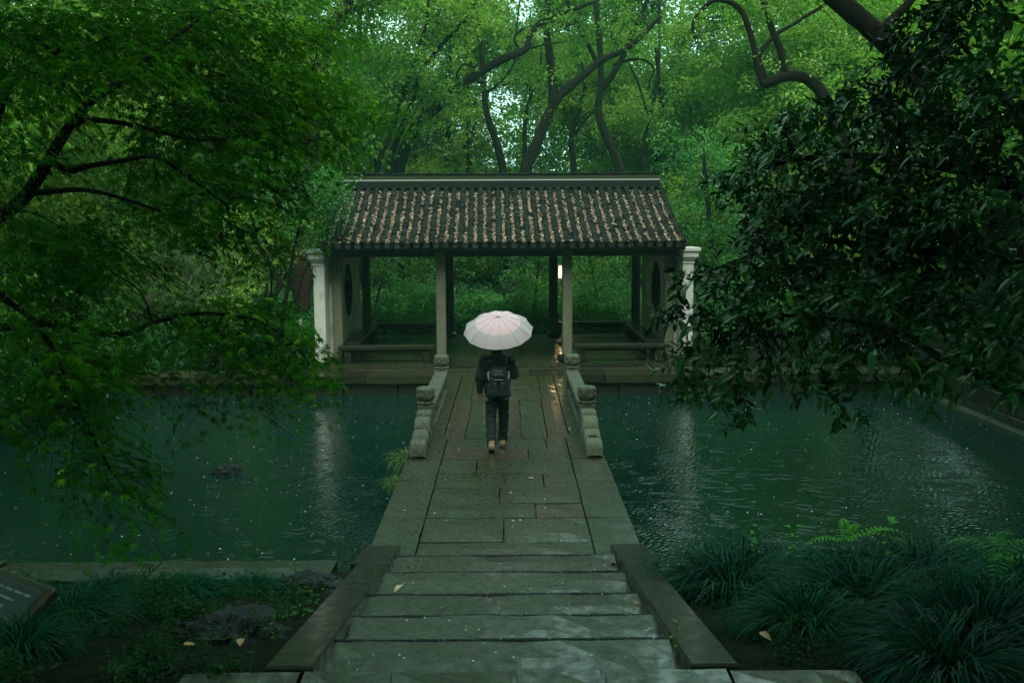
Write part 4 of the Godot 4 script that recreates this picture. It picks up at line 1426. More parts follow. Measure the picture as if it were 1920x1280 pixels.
		add_tube(st, [Vector3(s * 0.06, 0.2, 0.157), Vector3(s * 0.075, 0.1, 0.165), Vector3(s * 0.06, 0.03, 0.16)], [0.006, 0.006, 0.006], 5)
		part("piping", done(st), M.pack_trim, b)
	var st := begin()
	add_box(st, Vector3(0.13, 0.008, 0.006), Transform3D(Basis(), Vector3(0, 0.292, 0.142)), 0.001)
	part("zip", done(st), M.pack_mark, b)
	st = begin()
	facing(st, [Vector3(-0.018, 0.36, 0.143), Vector3(0.018, 0.36, 0.143), Vector3(0, 0.385, 0.136)], Vector3(0, 0.36, 0))
	facing(st, [Vector3(-0.018, 0.36, 0.140), Vector3(0.018, 0.36, 0.140), Vector3(0, 0.385, 0.133)], Vector3(0, 0.36, 1))
	part("badge", done(st), M.pack_trim, b)
	st = begin()
	for k in 3: add_box(st, Vector3(0.022, 0.008, 0.004), Transform3D(Basis(Vector3(0, 0, 1), -0.5), Vector3(-0.09 + 0.03 * k, 0.50 - 0.017 * k, 0.012)), 0.001)
	part("haul_loop", done(st), M.pack_mark, b)
	build_umbrella(at)

func hand(wrist: Vector3, along: Vector3, palm_to: Vector3, curl: float) -> Array:
	along = along.normalized()
	var side := along.cross(palm_to).normalized()
	var face := side.cross(along).normalized()
	var bones := [[wrist, wrist + along * 0.05, 0.026, 0.03]]
	for k in 4:
		var o := side * (0.027 - 0.018 * k)
		var root := wrist + along * 0.09 + o
		bones.append([wrist + along * 0.03 + o * 0.7, root, 0.014, 0.0115])
		var l: float = [0.040, 0.046, 0.043, 0.034][k]
		var a := root
		for j in 3:
			var ang := curl * (0.35 + 0.33 * j)
			var d := along * cos(ang) + face * sin(ang)
			var c: Vector3 = a + d * l * [1.0, 0.65, 0.5][j]
			bones.append([a, c, 0.0095 - 0.001 * j, 0.0088 - 0.001 * j])
			a = c
	var t0 := wrist + along * 0.03 + side * 0.028
	var t1 := t0 + (along * 0.6 + side * 0.7 + face * 0.4).normalized() * 0.036
	bones.append([t0, t1, 0.013, 0.0105])
	bones.append([t1, t1 + (along * 0.8 + face * (0.3 + 0.5 * curl)).normalized() * 0.03, 0.0105, 0.0085])
	return bones

func build_umbrella(at: Vector3) -> void:
	var u := thing("umbrella", "pale pink and grey umbrella held open by the person on the bridge", "umbrella", Vector3(-0.165, 1.835, -14.80))
	u.basis = Basis(Vector3.RIGHT, 0.46) * Basis(Vector3(0, 0, 1), 0.03) * Basis(Vector3.UP, 0.13)
	var R := 0.525
	var H := 0.235
	var n := 12
	var prof := func(r: float) -> float: return H * (1.0 - pow(r, 2.1)) - 0.01
	for k in n:
		var a0 := TAU * k / n
		var m := ArrayMesh.new()
		for zone in 2:
			var st := begin(true)
			var r0 := 0.0 if zone == 0 else 0.66
			var r1 := 0.66 if zone == 0 else 1.0
			var nr := 7 if zone == 0 else 5
			var ns := 6
			var g := []
			for i in nr + 1:
				var row := []
				for j in ns + 1:
					var r: float = lerp(r0, r1, float(i) / nr)
					var s := 2.0 * j / ns - 1.0
					var a := a0 + TAU / n * (0.5 + 0.5 * s)
					var chord := cos(PI / n) / cos(s * PI / n)
					var sag := (1 - s * s)
					var rr: float = r * lerp(1.0, chord, 0.9) * (1.0 - 0.015 * sag * r * r)
					var y: float = prof.call(r) - 0.013 * sag * r + 0.004 * sin(s * 5.0 + k * 1.7) * r * r * r
					row.append(Vector3(cos(a) * rr * R, y, sin(a) * rr * R))
				g.append(row)
			for i in nr:
				for j in ns:
					if i == 0 and zone == 0: facing(st, [g[0][0], g[1][j], g[1][j + 1]], Vector3(0, -1, 0))
					else: facing(st, [g[i][j], g[i + 1][j], g[i + 1][j + 1], g[i][j + 1]], Vector3(0, -1, 0))
			st.index()
			st.generate_normals()
			st.set_material(M.canopy_pink if zone == 0 else M.canopy_grey)
			st.commit(m)
		part("canopy_panel", m, null, u)
		# rib under the seam
		var st2 := begin(true)
		var pts := []
		var rr2 := []
		for i in 8:
			var r := i / 7.0
			pts.append(Vector3(cos(a0) * r * R * 0.995, (prof.call(r) as float) - 0.008, sin(a0) * r * R * 0.995))
			rr2.append(0.003)
		add_tube(st2, pts, rr2, 5)
		part("rib", done(st2), M.metal, u)
		var st3 := begin(true)
		var p3 := []
		for i in 9:
			var r := 0.04 + 0.955 * i / 8.0
			p3.append(Vector3(cos(a0) * r * R, (prof.call(r) as float) + 0.0015, sin(a0) * r * R))
		add_tube(st3, p3, [0.0022, 0.0022, 0.0022, 0.0022, 0.0022, 0.0022, 0.0022, 0.0022, 0.0022], 5)
		part("seam", done(st3), M.canopy_seam, u)
	var sh := begin(true)
	add_tube(sh, [Vector3(0, H + 0.012, 0), Vector3(0, H - 0.01, 0), Vector3(0, -0.52, 0)], [0.008, 0.011, 0.008], 8)
	part("shaft", done(sh), M.metal, u)
	sh = begin(true)
	add_tube(sh, [Vector3(0, -0.5, 0), Vector3(0, -0.64, 0)], [0.017, 0.019], 8)
	part("handle", done(sh), M.pack, u)
	part("tip", lathe([Vector2(0.02, H - 0.012), Vector2(0.017, H + 0.005), Vector2(0.009, H + 0.008), Vector2(0.008, H + 0.014), Vector2(0.003, H + 0.017)], 8), M.metal, u)

# ---------------------------------------------------------------- trees and plants of this garden
func forest(called: String, label: String, seed_: int, n: int, lo: Vector3, hi: Vector3, r: Vector2, each: int, kind: String, tint: Color, bright: Color, cut: float, size := 1.0) -> void:
	var g := FastNoiseLite.new()
	g.seed = seed_
	g.frequency = 0.16
	var cl := []
	var tries := 0
	while cl.size() < n and tries < n * 20:
		tries += 1
		var p := Vector3(rng.randf_range(lo.x, hi.x), rng.randf_range(lo.y, hi.y), rng.randf_range(lo.z, hi.z))
		if g.get_noise_3d(p.x, p.y, p.z * 0.4) < cut: continue
		var gy := ground_y(p.x, p.z)
		if p.y < gy: continue
		var rad := rng.randf_range(r.x, r.y)
		cl.append([p.x, p.y, p.z, rad, rad * rng.randf_range(0.45, 0.8), rad, each])
	var o := Node3D.new()
	o.name = numbered(called)
	add_child(o)
	tag(o, label, "forest", "", "stuff")
	foliage("foliage", kind, cl, tint, bright, o, Vector3.ZERO, size, 0.5)

func slim_trunks() -> void:
	# distant trunks among the leaves
	for i in 24:
		var x := rng.randf_range(-24.0, 26.0)
		var z := rng.randf_range(-52.0, -45.5)
		var y := ground_y(x, z) - 0.2
		var h := rng.randf_range(9.0, 14.0)
		var a := jitter(1.6)
		var t := thing("tree", "thin dark trunk far back among the bright leaves of the wood", "tree", Vector3(x, y, z), 0.0, "thin trunks far back in the wood")
		limb("trunk", [[0, 0, 0], [a * 0.4 + jitter(0.3), h * 0.35, 0], [a * 0.7 + jitter(0.5), h * 0.65, jitter(0.4)], [a, h, 0]], rng.randf_range(0.1, 0.2), 0.06, "bark", t, 7)
		limb("limb", [[a * 0.55, h * 0.5, 0], [a * 0.55 + jitter(1.5), h * 0.65, jitter(0.5)], [a + jitter(3.0), h * 0.85, 0]], 0.07, 0.03, "bark", t, 5)

func build_trees() -> void:
	var deep := Color(0.10, 0.26, 0.05)
	var mid := Color(0.33, 0.48, 0.10)
	# near maple on the left
	var mc := [[-3.08, 4.67, -6.50, 0.42, 0.28, 0.55, 40], [-2.81, 4.76, -7.00, 0.49, 0.30, 0.55, 50], [-2.42, 4.85, -7.50, 0.52, 0.32, 0.55, 58], [-2.00, 4.93, -8.00, 0.47, 0.30, 0.55, 49], [-1.60, 4.97, -8.20, 0.26, 0.26, 0.55, 24], [-2.76, 4.33, -6.20, 0.40, 0.23, 0.55, 32], [-2.46, 4.48, -6.80, 0.44, 0.25, 0.55, 38], [-2.14, 4.45, -7.40, 0.48, 0.32, 0.55, 52], [-1.77, 4.49, -8.00, 0.43, 0.30, 0.55, 44], [-1.45, 4.44, -8.30, 0.31, 0.24, 0.55, 26], [-1.18, 4.34, -8.40, 0.18, 0.13, 0.55, 8], [-2.22, 4.11, -7.00, 0.34, 0.26, 0.55, 31], [-1.93, 4.05, -7.60, 0.37, 0.28, 0.55, 36], [-1.63, 4.10, -8.10, 0.30, 0.17, 0.55, 18], [-1.37, 4.12, -8.30, 0.20, 0.11, 0.55, 8], [-2.31, 3.79, -7.00, 0.30, 0.19, 0.55, 19], [-2.08, 3.69, -7.50, 0.36, 0.24, 0.55, 30], [-1.85, 3.70, -7.90, 0.21, 0.15, 0.55, 11], [-2.93, 4.15, -6.00, 0.16, 0.19, 0.55, 11], [-2.96, 3.87, -6.00, 0.13, 0.16, 0.55, 7], [-1.72, 3.49, -7.80, 0.15, 0.10, 0.55, 5], [-1.81, 3.24, -7.80, 0.13, 0.10, 0.55, 5], [-2.13, 3.37, -7.50, 0.32, 0.16, 0.55, 18], [-2.51, 3.46, -7.00, 0.34, 0.19, 0.55, 22], [-2.89, 3.39, -6.60, 0.39, 0.18, 0.55, 24], [-3.05, 3.37, -6.20, 0.20, 0.23, 0.55, 16], [-2.78, 3.20, -6.90, 0.33, 0.15, 0.55, 17], [-3.04, 3.07, -6.20, 0.30, 0.17, 0.55, 17], [-2.92, 3.00, -6.60, 0.28, 0.16, 0.55, 16], [-1.90, 2.79, -7.30, 0.31, 0.14, 0.55, 15], [-2.30, 2.80, -7.20, 0.35, 0.15, 0.55, 18], [-2.61, 2.82, -7.00, 0.22, 0.11, 0.55, 9], [-1.68, 2.59, -7.50, 0.22, 0.16, 0.55, 12], [-1.56, 2.35, -7.60, 0.14, 0.14, 0.55, 7], [-1.96, 2.56, -7.20, 0.35, 0.17, 0.55, 21], [-2.28, 2.63, -7.00, 0.26, 0.15, 0.55, 14], [-1.88, 2.33, -7.30, 0.22, 0.16, 0.55, 12], [-2.17, 2.31, -7.20, 0.17, 0.13, 0.55, 8], [-1.47, 2.16, -7.60, 0.09, 0.09, 0.55, 3], [-1.79, 2.11, -7.30, 0.07, 0.08, 0.55, 2], [-2.21, 2.15, -7.20, 0.06, 0.08, 0.55, 2], [-1.50, 2.51, -7.60, 0.12, 0.07, 0.55, 3], [-2.96, 2.79, -6.00, 0.26, 0.16, 0.55, 14], [-2.76, 2.73, -6.20, 0.27, 0.18, 0.55, 17], [-2.89, 2.51, -5.90, 0.19, 0.14, 0.55, 19], [-2.63, 2.48, -6.10, 0.20, 0.18, 0.55, 24], [-2.53, 2.56, -6.20, 0.15, 0.13, 0.55, 14], [-2.59, 2.25, -5.90, 0.12, 0.13, 0.55, 10], [-2.46, 2.04, -5.80, 0.13, 0.13, 0.55, 12], [-2.36, 1.90, -5.80, 0.11, 0.09, 0.55, 7], [-2.24, 1.78, -5.80, 0.07, 0.06, 0.55, 3], [-2.15, 1.67, -5.80, 0.04, 0.05, 0.55, 2], [-2.83, 2.33, -5.90, 0.13, 0.07, 0.55, 3], [-2.94, 2.35, -5.80, 0.11, 0.08, 0.55, 3]]
	var at := Vector3(-4.75, 0.4, -6.6)
	var t := tree("maple_tree", "Japanese maple with drooping sprays overhanging the left side of the pond", at, [[[[-4.98, 1.75, -6.60], [-4.50, 2.71, -6.50], [-3.87, 3.26, -6.40], [-3.39, 3.43, -6.30], [-3.09, 3.56, -6.25], [-2.93, 3.69, -6.20], [-2.80, 3.88, -6.20], [-2.72, 4.07, -6.30], [-2.60, 4.24, -6.40], [-2.50, 4.34, -6.50], [-2.34, 4.63, -6.90], [-2.16, 4.92, -7.30]], 0.062, 0.012], [[[-2.84, 3.85, -6.20], [-2.69, 3.79, -6.20], [-2.60, 3.81, -6.20], [-2.42, 3.85, -6.30], [-2.24, 3.88, -6.40], [-2.17, 3.78, -6.80], [-2.04, 3.60, -7.20]], 0.024, 0.008], [[[-2.96, 3.65, -6.20], [-2.78, 3.66, -6.15], [-2.60, 3.67, -6.15], [-2.42, 3.63, -6.20], [-2.25, 3.54, -6.50]], 0.022, 0.008], [[[-2.73, 4.06, -6.30], [-2.59, 4.10, -6.30], [-2.43, 4.09, -6.40], [-2.28, 4.06, -6.50], [-2.15, 4.03, -7.00], [-1.89, 4.12, -7.60], [-1.52, 4.32, -8.20]], 0.02, 0.006], [[[-4.50, 2.63, -6.50], [-3.63, 2.77, -6.40], [-3.19, 2.81, -6.35], [-2.91, 2.84, -6.30], [-2.77, 2.78, -6.40], [-2.58, 2.73, -6.60], [-2.43, 2.79, -6.90], [-2.19, 2.82, -7.10], [-1.86, 2.75, -7.30], [-1.60, 2.52, -7.50]], 0.034, 0.008], [[[-4.13, 2.99, -6.40], [-3.36, 3.10, -6.20], [-3.06, 2.98, -6.10], [-2.90, 2.84, -6.10], [-2.76, 2.62, -6.05], [-2.61, 2.34, -5.95], [-2.42, 2.03, -5.85], [-2.22, 1.78, -5.80]], 0.026, 0.005], [[[-3.39, 3.43, -6.30], [-3.02, 4.33, -6.20], [-2.93, 4.41, -6.40], [-2.89, 4.57, -6.60], [-2.77, 4.63, -6.80], [-2.70, 4.74, -7.00]], 0.026, 0.008]], mc, "maple", Color(0.020, 0.115, 0.022), Color(0.085, 0.31, 0.014), "bark", "", Vector3(0.55, 0.06, 0.0), 1.12, 0.009)
	single_leaves(t, at, [[-2.00, 4.93, -8.00, 0.47, 0.30, 0.40, 9], [-1.60, 4.97, -8.20, 0.26, 0.26, 0.40, 4], [-1.77, 4.49, -8.00, 0.43, 0.30, 0.40, 8], [-1.45, 4.44, -8.30, 0.31, 0.24, 0.40, 5], [-1.18, 4.34, -8.40, 0.18, 0.13, 0.40, 2], [-1.63, 4.10, -8.10, 0.30, 0.17, 0.40, 3], [-1.37, 4.12, -8.30, 0.20, 0.11, 0.40, 2], [-1.72, 3.49, -7.80, 0.15, 0.10, 0.40, 2], [-1.81, 3.24, -7.80, 0.13, 0.10, 0.40, 2], [-1.90, 2.79, -7.30, 0.31, 0.14, 0.40, 3], [-1.68, 2.59, -7.50, 0.22, 0.16, 0.40, 2], [-1.56, 2.35, -7.60, 0.14, 0.14, 0.40, 2], [-1.96, 2.56, -7.20, 0.35, 0.17, 0.40, 4], [-1.88, 2.33, -7.30, 0.22, 0.16, 0.40, 2], [-2.17, 2.31, -7.20, 0.17, 0.13, 0.40, 2], [-1.47, 2.16, -7.60, 0.09, 0.09, 0.40, 2], [-1.79, 2.11, -7.30, 0.07, 0.08, 0.40, 2], [-2.21, 2.15, -7.20, 0.06, 0.08, 0.40, 2], [-1.50, 2.51, -7.60, 0.12, 0.07, 0.40, 2], [-2.89, 2.51, -5.90, 0.19, 0.14, 0.40, 3], [-2.63, 2.48, -6.10, 0.20, 0.18, 0.40, 4], [-2.53, 2.56, -6.20, 0.15, 0.13, 0.40, 2], [-2.59, 2.25, -5.90, 0.12, 0.13, 0.40, 2], [-2.46, 2.04, -5.80, 0.13, 0.13, 0.40, 2], [-2.36, 1.90, -5.80, 0.11, 0.09, 0.40, 2], [-2.24, 1.78, -5.80, 0.07, 0.06, 0.40, 2], [-2.15, 1.67, -5.80, 0.04, 0.05, 0.40, 2], [-2.83, 2.33, -5.90, 0.13, 0.07, 0.40, 2], [-2.94, 2.35, -5.80, 0.11, 0.08, 0.40, 2]], 240, "maple", [lin(0.08, 0.34, 0.012), lin(0.05, 0.25, 0.015), lin(0.11, 0.40, 0.015)])
	# its crown goes on above and outside the picture
	foliage("crown", "maple", [[-4.5, 6.0, -6.5, 1.6, 0.9, 1.6, 130], [-5.2, 6.2, -4.5, 1.5, 0.9, 1.5, 110], [-6.0, 4.5, -7.0, 1.3, 1.2, 1.4, 110], [-6.6, 5.0, -8.8, 1.4, 1.2, 1.4, 120], [-4.6, 6.6, -8.6, 1.5, 0.9, 1.4, 120], [-5.6, 3.2, -5.0, 1.1, 1.2, 1.1, 90]].map(func(c): return [c[0] - at.x, c[1] - at.y, c[2] - at.z, c[3], c[4], c[5], c[6]]), Color(0.020, 0.115, 0.022), Color(0.085, 0.31, 0.014), t, Vector3(0.3, 0.05, 0), 1.1)
	# near broadleaf on the right
	at = Vector3(4.75, 0.3, -5.9)
	t = tree("broadleaf_tree", "evergreen tree with large dark glossy leaves overhanging the right side of the pond", at, [[[[4.83, 1.03, -5.90], [4.38, 1.91, -5.80], [4.08, 2.55, -5.80], [3.63, 3.12, -5.80], [3.22, 3.50, -5.90], [2.94, 3.73, -6.20], [2.64, 3.85, -6.70], [2.31, 3.92, -7.20], [1.93, 3.86, -7.50]], 0.11, 0.01], [[[4.38, 1.91, -5.80], [3.52, 2.32, -5.40], [2.96, 2.48, -5.20], [2.67, 2.56, -5.15], [2.52, 2.65, -5.20], [2.43, 2.67, -5.30], [2.40, 2.70, -5.50], [2.33, 2.78, -5.80], [2.09, 2.84, -6.20], [1.71, 2.83, -6.70], [1.28, 2.81, -6.90]], 0.05, 0.008], [[[3.63, 3.12, -5.80], [3.02, 3.20, -5.60], [2.67, 3.25, -5.90], [2.34, 3.30, -6.40], [2.01, 3.32, -6.90], [1.72, 3.20, -7.20], [1.31, 3.06, -7.10]], 0.035, 0.006], [[[3.22, 3.50, -5.90], [3.09, 3.94, -6.00], [2.96, 4.35, -6.30], [2.93, 4.70, -6.80]], 0.035, 0.01]], [[3.14, 4.71, -6.50, 0.42, 0.31, 0.60, 41], [2.94, 4.73, -7.00, 0.34, 0.30, 0.60, 32], [2.89, 4.59, -7.50, 0.28, 0.24, 0.60, 21], [2.74, 4.34, -7.60, 0.28, 0.20, 0.60, 18], [2.42, 4.26, -7.60, 0.28, 0.18, 0.60, 16], [2.13, 4.21, -7.70, 0.23, 0.14, 0.60, 10], [1.93, 4.15, -7.70, 0.14, 0.12, 0.60, 5], [2.82, 4.21, -6.20, 0.40, 0.27, 0.60, 33], [2.67, 4.11, -6.80, 0.36, 0.22, 0.60, 25], [2.90, 3.86, -5.80, 0.28, 0.28, 0.60, 25], [2.64, 3.82, -6.20, 0.37, 0.23, 0.60, 27], [2.39, 3.91, -7.00, 0.37, 0.22, 0.60, 26], [2.06, 3.94, -7.40, 0.32, 0.18, 0.60, 18], [1.83, 3.87, -7.60, 0.20, 0.16, 0.60, 10], [1.68, 3.73, -7.70, 0.14, 0.14, 0.60, 7], [2.44, 3.64, -6.60, 0.39, 0.21, 0.60, 26], [2.13, 3.66, -7.10, 0.34, 0.19, 0.60, 20], [1.83, 3.59, -7.40, 0.24, 0.16, 0.60, 12], [2.70, 3.50, -5.80, 0.34, 0.25, 0.60, 27], [2.53, 3.40, -6.20, 0.37, 0.23, 0.60, 27], [2.31, 3.40, -6.70, 0.36, 0.20, 0.60, 22], [2.03, 3.40, -7.10, 0.30, 0.17, 0.60, 16], [1.79, 3.35, -7.30, 0.18, 0.14, 0.60, 8], [2.71, 3.21, -5.40, 0.23, 0.26, 0.60, 19], [2.57, 3.13, -5.80, 0.34, 0.22, 0.60, 23], [2.38, 3.13, -6.30, 0.34, 0.20, 0.60, 21], [2.10, 3.15, -6.70, 0.32, 0.20, 0.60, 20], [1.82, 3.14, -7.00, 0.26, 0.15, 0.60, 12], [1.58, 3.11, -7.10, 0.19, 0.11, 0.60, 6], [1.35, 3.06, -7.10, 0.15, 0.08, 0.60, 4], [1.20, 3.02, -7.10, 0.11, 0.07, 0.60, 2], [2.56, 2.90, -5.30, 0.28, 0.17, 0.60, 15], [2.42, 2.88, -5.80, 0.31, 0.17, 0.60, 17], [2.15, 2.91, -6.20, 0.33, 0.17, 0.60, 17], [1.86, 2.90, -6.70, 0.32, 0.16, 0.60, 16], [1.54, 2.88, -6.90, 0.26, 0.13, 0.60, 11], [1.28, 2.81, -6.90, 0.18, 0.11, 0.60, 6], [1.15, 2.77, -6.90, 0.09, 0.08, 0.60, 2], [1.99, 2.67, -6.20, 0.33, 0.13, 0.60, 14], [1.67, 2.67, -6.50, 0.31, 0.14, 0.60, 14], [1.39, 2.65, -6.70, 0.22, 0.13, 0.60, 8], [1.23, 2.56, -6.80, 0.13, 0.10, 0.60, 4], [1.18, 2.45, -6.80, 0.08, 0.08, 0.60, 2], [1.38, 2.41, -6.60, 0.16, 0.11, 0.60, 5], [1.25, 2.30, -6.70, 0.07, 0.08, 0.60, 2], [1.53, 2.31, -6.50, 0.10, 0.10, 0.60, 3], [1.47, 2.21, -6.50, 0.05, 0.06, 0.60, 2], [1.75, 2.47, -6.40, 0.17, 0.10, 0.60, 6], [2.15, 2.72, -5.80, 0.25, 0.11, 0.60, 8], [1.99, 2.42, -6.20, 0.11, 0.09, 0.60, 3], [2.07, 2.32, -6.10, 0.04, 0.05, 0.60, 2], [2.43, 2.70, -5.30, 0.23, 0.10, 0.60, 7], [2.32, 2.59, -5.60, 0.18, 0.08, 0.60, 5], [2.45, 2.55, -5.50, 0.08, 0.06, 0.60, 2], [2.56, 2.70, -5.10, 0.16, 0.11, 0.60, 6]], "broad", Color(0.012, 0.055, 0.018), Color(0.030, 0.13, 0.026), "bark", "", Vector3(-0.45, -0.1, 0.1), 1.0, 0.008)
	single_leaves(t, at, [[2.13, 4.21, -7.70, 0.23, 0.14, 0.40, 2], [1.93, 4.15, -7.70, 0.14, 0.12, 0.40, 2], [2.06, 3.94, -7.40, 0.32, 0.18, 0.40, 4], [1.83, 3.87, -7.60, 0.20, 0.16, 0.40, 2], [1.68, 3.73, -7.70, 0.14, 0.14, 0.40, 2], [1.83, 3.59, -7.40, 0.24, 0.16, 0.40, 2], [2.03, 3.40, -7.10, 0.30, 0.17, 0.40, 3], [1.79, 3.35, -7.30, 0.18, 0.14, 0.40, 2], [1.82, 3.14, -7.00, 0.26, 0.15, 0.40, 2], [1.58, 3.11, -7.10, 0.19, 0.11, 0.40, 2], [1.35, 3.06, -7.10, 0.15, 0.08, 0.40, 2], [1.20, 3.02, -7.10, 0.11, 0.07, 0.40, 2], [1.86, 2.90, -6.70, 0.32, 0.16, 0.40, 3], [1.54, 2.88, -6.90, 0.26, 0.13, 0.40, 2], [1.28, 2.81, -6.90, 0.18, 0.11, 0.40, 2], [1.15, 2.77, -6.90, 0.09, 0.08, 0.40, 2], [1.99, 2.67, -6.20, 0.33, 0.13, 0.40, 3], [1.67, 2.67, -6.50, 0.31, 0.14, 0.40, 3], [1.39, 2.65, -6.70, 0.22, 0.13, 0.40, 2], [1.23, 2.56, -6.80, 0.13, 0.10, 0.40, 2], [1.18, 2.45, -6.80, 0.08, 0.08, 0.40, 2], [1.38, 2.41, -6.60, 0.16, 0.11, 0.40, 2], [1.25, 2.30, -6.70, 0.07, 0.08, 0.40, 2], [1.53, 2.31, -6.50, 0.10, 0.10, 0.40, 2], [1.47, 2.21, -6.50, 0.05, 0.06, 0.40, 2], [1.75, 2.47, -6.40, 0.17, 0.10, 0.40, 2], [2.15, 2.72, -5.80, 0.25, 0.11, 0.40, 2], [1.99, 2.42, -6.20, 0.11, 0.09, 0.40, 2], [2.07, 2.32, -6.10, 0.04, 0.05, 0.40, 2], [2.43, 2.70, -5.30, 0.23, 0.10, 0.40, 2], [2.32, 2.59, -5.60, 0.18, 0.08, 0.40, 2], [2.45, 2.55, -5.50, 0.08, 0.06, 0.40, 2], [2.56, 2.70, -5.10, 0.16, 0.11, 0.40, 2]], 250, "broad", [lin(0.012, 0.05, 0.02), lin(0.022, 0.10, 0.024), lin(0.016, 0.07, 0.022), lin(0.012, 0.05, 0.02), lin(0.022, 0.10, 0.024), lin(0.016, 0.07, 0.022), lin(0.012, 0.05, 0.02), lin(0.055, 0.24, 0.03)])
	foliage("crown", "broad", [[4.6, 5.8, -6.2, 1.5, 1.0, 1.5, 130], [3.2, 6.4, -6.8, 1.4, 0.8, 1.4, 110], [5.4, 5.0, -4.6, 1.5, 1.3, 1.5, 130], [3.8, 6.3, -4.4, 1.4, 0.8, 1.4, 110], [5.8, 3.6, -6.6, 1.3, 1.4, 1.3, 130], [6.2, 4.8, -8.4, 1.4, 1.4, 1.4, 130], [4.6, 6.6, -8.4, 1.4, 0.9, 1.4, 110], [5.6, 2.4, -5.0, 1.0, 1.0, 1.0, 90], [2.4, 6.5, -8.0, 1.2, 0.6, 1.2, 70]].map(func(c): return [c[0] - at.x, c[1] - at.y, c[2] - at.z, c[3], c[4], c[5], c[6]]), Color(0.012, 0.055, 0.018), Color(0.030, 0.13, 0.026), t, Vector3(-0.2, -0.2, 0), 1.1)
	# trees whose trunks show above the roof
	tree("tree", "dark tree forking in two right above the right half of the roof ridge", Vector3(4.75, 0.5, -40), [[[[4.76, -0.17, -40.00], [4.64, 3.04, -40.00], [4.48, 5.24, -40.00], [3.94, 6.56, -40.00], [3.55, 7.59, -40.00], [3.65, 8.66, -40.00], [3.60, 10.08, -40.00], [3.41, 11.90, -40.00], [3.27, 13.69, -40.00]], 0.24, 0.07], [[[3.72, 8.49, -40.00], [4.44, 9.63, -40.00], [4.95, 10.84, -40.00], [5.46, 11.99, -40.00], [5.85, 13.48, -40.00]], 0.13, 0.06], [[[3.52, 9.51, -40.00], [2.91, 10.65, -40.00], [2.37, 11.74, -40.00], [2.04, 12.90, -40.00]], 0.1, 0.05], [[[4.13, 9.43, -40.00], [4.75, 9.63, -40.00], [5.32, 9.63, -40.00], [5.72, 9.30, -40.00], [5.58, 8.85, -40.00], [5.54, 8.55, -40.00]], 0.06, 0.03], [[[3.74, 7.53, -40.00], [3.20, 7.63, -40.00], [2.88, 7.39, -40.00]], 0.05, 0.04]], [[3.27, 13.29, -40.00, 2.57, 1.29, 1.93, 24], [5.34, 13.08, -40.00, 1.93, 1.50, 1.71, 21], [4.12, 11.29, -40.00, 1.29, 0.75, 1.02, 7], [5.47, 10.68, -40.00, 1.29, 0.64, 0.96, 6], [2.87, 10.69, -40.00, 1.07, 0.64, 0.86, 5], [5.81, 8.44, -40.00, 1.07, 0.54, 0.80, 4], [4.77, 7.42, -40.00, 1.29, 0.43, 0.86, 4]], "far", deep, mid)
	tree("tree", "thick tree leaning right with an upright broken limb behind the ridge's middle", Vector3(0.5, 0.4, -39), [[[[0.48, -0.48, -39.00], [0.58, 3.07, -39.00], [0.65, 5.28, -39.00], [1.07, 6.29, -39.00], [1.79, 7.90, -39.00], [2.60, 8.69, -39.00], [3.62, 9.48, -39.00], [4.63, 9.95, -39.00], [5.83, 11.09, -39.00]], 0.30, 0.08], [[[1.75, 7.82, -39.00], [1.70, 8.84, -39.00], [1.56, 9.96, -39.00], [1.46, 10.91, -39.00], [1.58, 12.08, -39.00]], 0.2, 0.1]], [[5.63, 11.28, -39.00, 1.46, 1.04, 1.25, 11], [4.02, 10.11, -39.00, 1.25, 0.52, 0.89, 5], [1.58, 11.11, -39.00, 1.25, 0.84, 1.04, 8], [0.97, 7.54, -39.00, 0.84, 0.46, 0.65, 3], [2.19, 9.13, -39.00, 1.04, 0.52, 0.78, 4]], "far", deep, mid)
	tree("tree", "slender tree curving up to the left behind the middle of the roof", Vector3(-0.1, 0.5, -41), [[[[-0.11, -0.23, -41.00], [-0.13, 2.83, -41.00], [-0.23, 5.38, -41.00], [-0.50, 6.59, -41.00], [-0.88, 7.76, -41.00], [-0.99, 9.23, -41.00], [-1.13, 10.89, -41.00], [-1.39, 12.54, -41.00]], 0.22, 0.06], [[[-1.00, 8.81, -41.00], [-1.34, 9.23, -41.00], [-1.54, 9.86, -41.00], [-1.71, 10.69, -41.00], [-1.52, 11.72, -41.00], [-1.09, 12.54, -41.00]], 0.06, 0.03], [[[-0.96, 8.49, -41.00], [-0.59, 8.70, -41.00], [-0.05, 9.22, -41.00], [0.29, 9.85, -41.00], [0.34, 10.88, -41.00], [0.50, 12.12, -41.00]], 0.06, 0.03]], [[-1.30, 12.54, -41.00, 1.76, 1.32, 1.54, 17], [-1.75, 10.89, -41.00, 1.10, 0.88, 0.99, 7], [0.17, 11.30, -41.00, 1.32, 0.99, 1.15, 10], [-0.48, 9.02, -41.00, 0.99, 0.44, 0.71, 3], [-1.97, 9.86, -41.00, 0.88, 0.55, 0.71, 4]], "far", deep, mid)
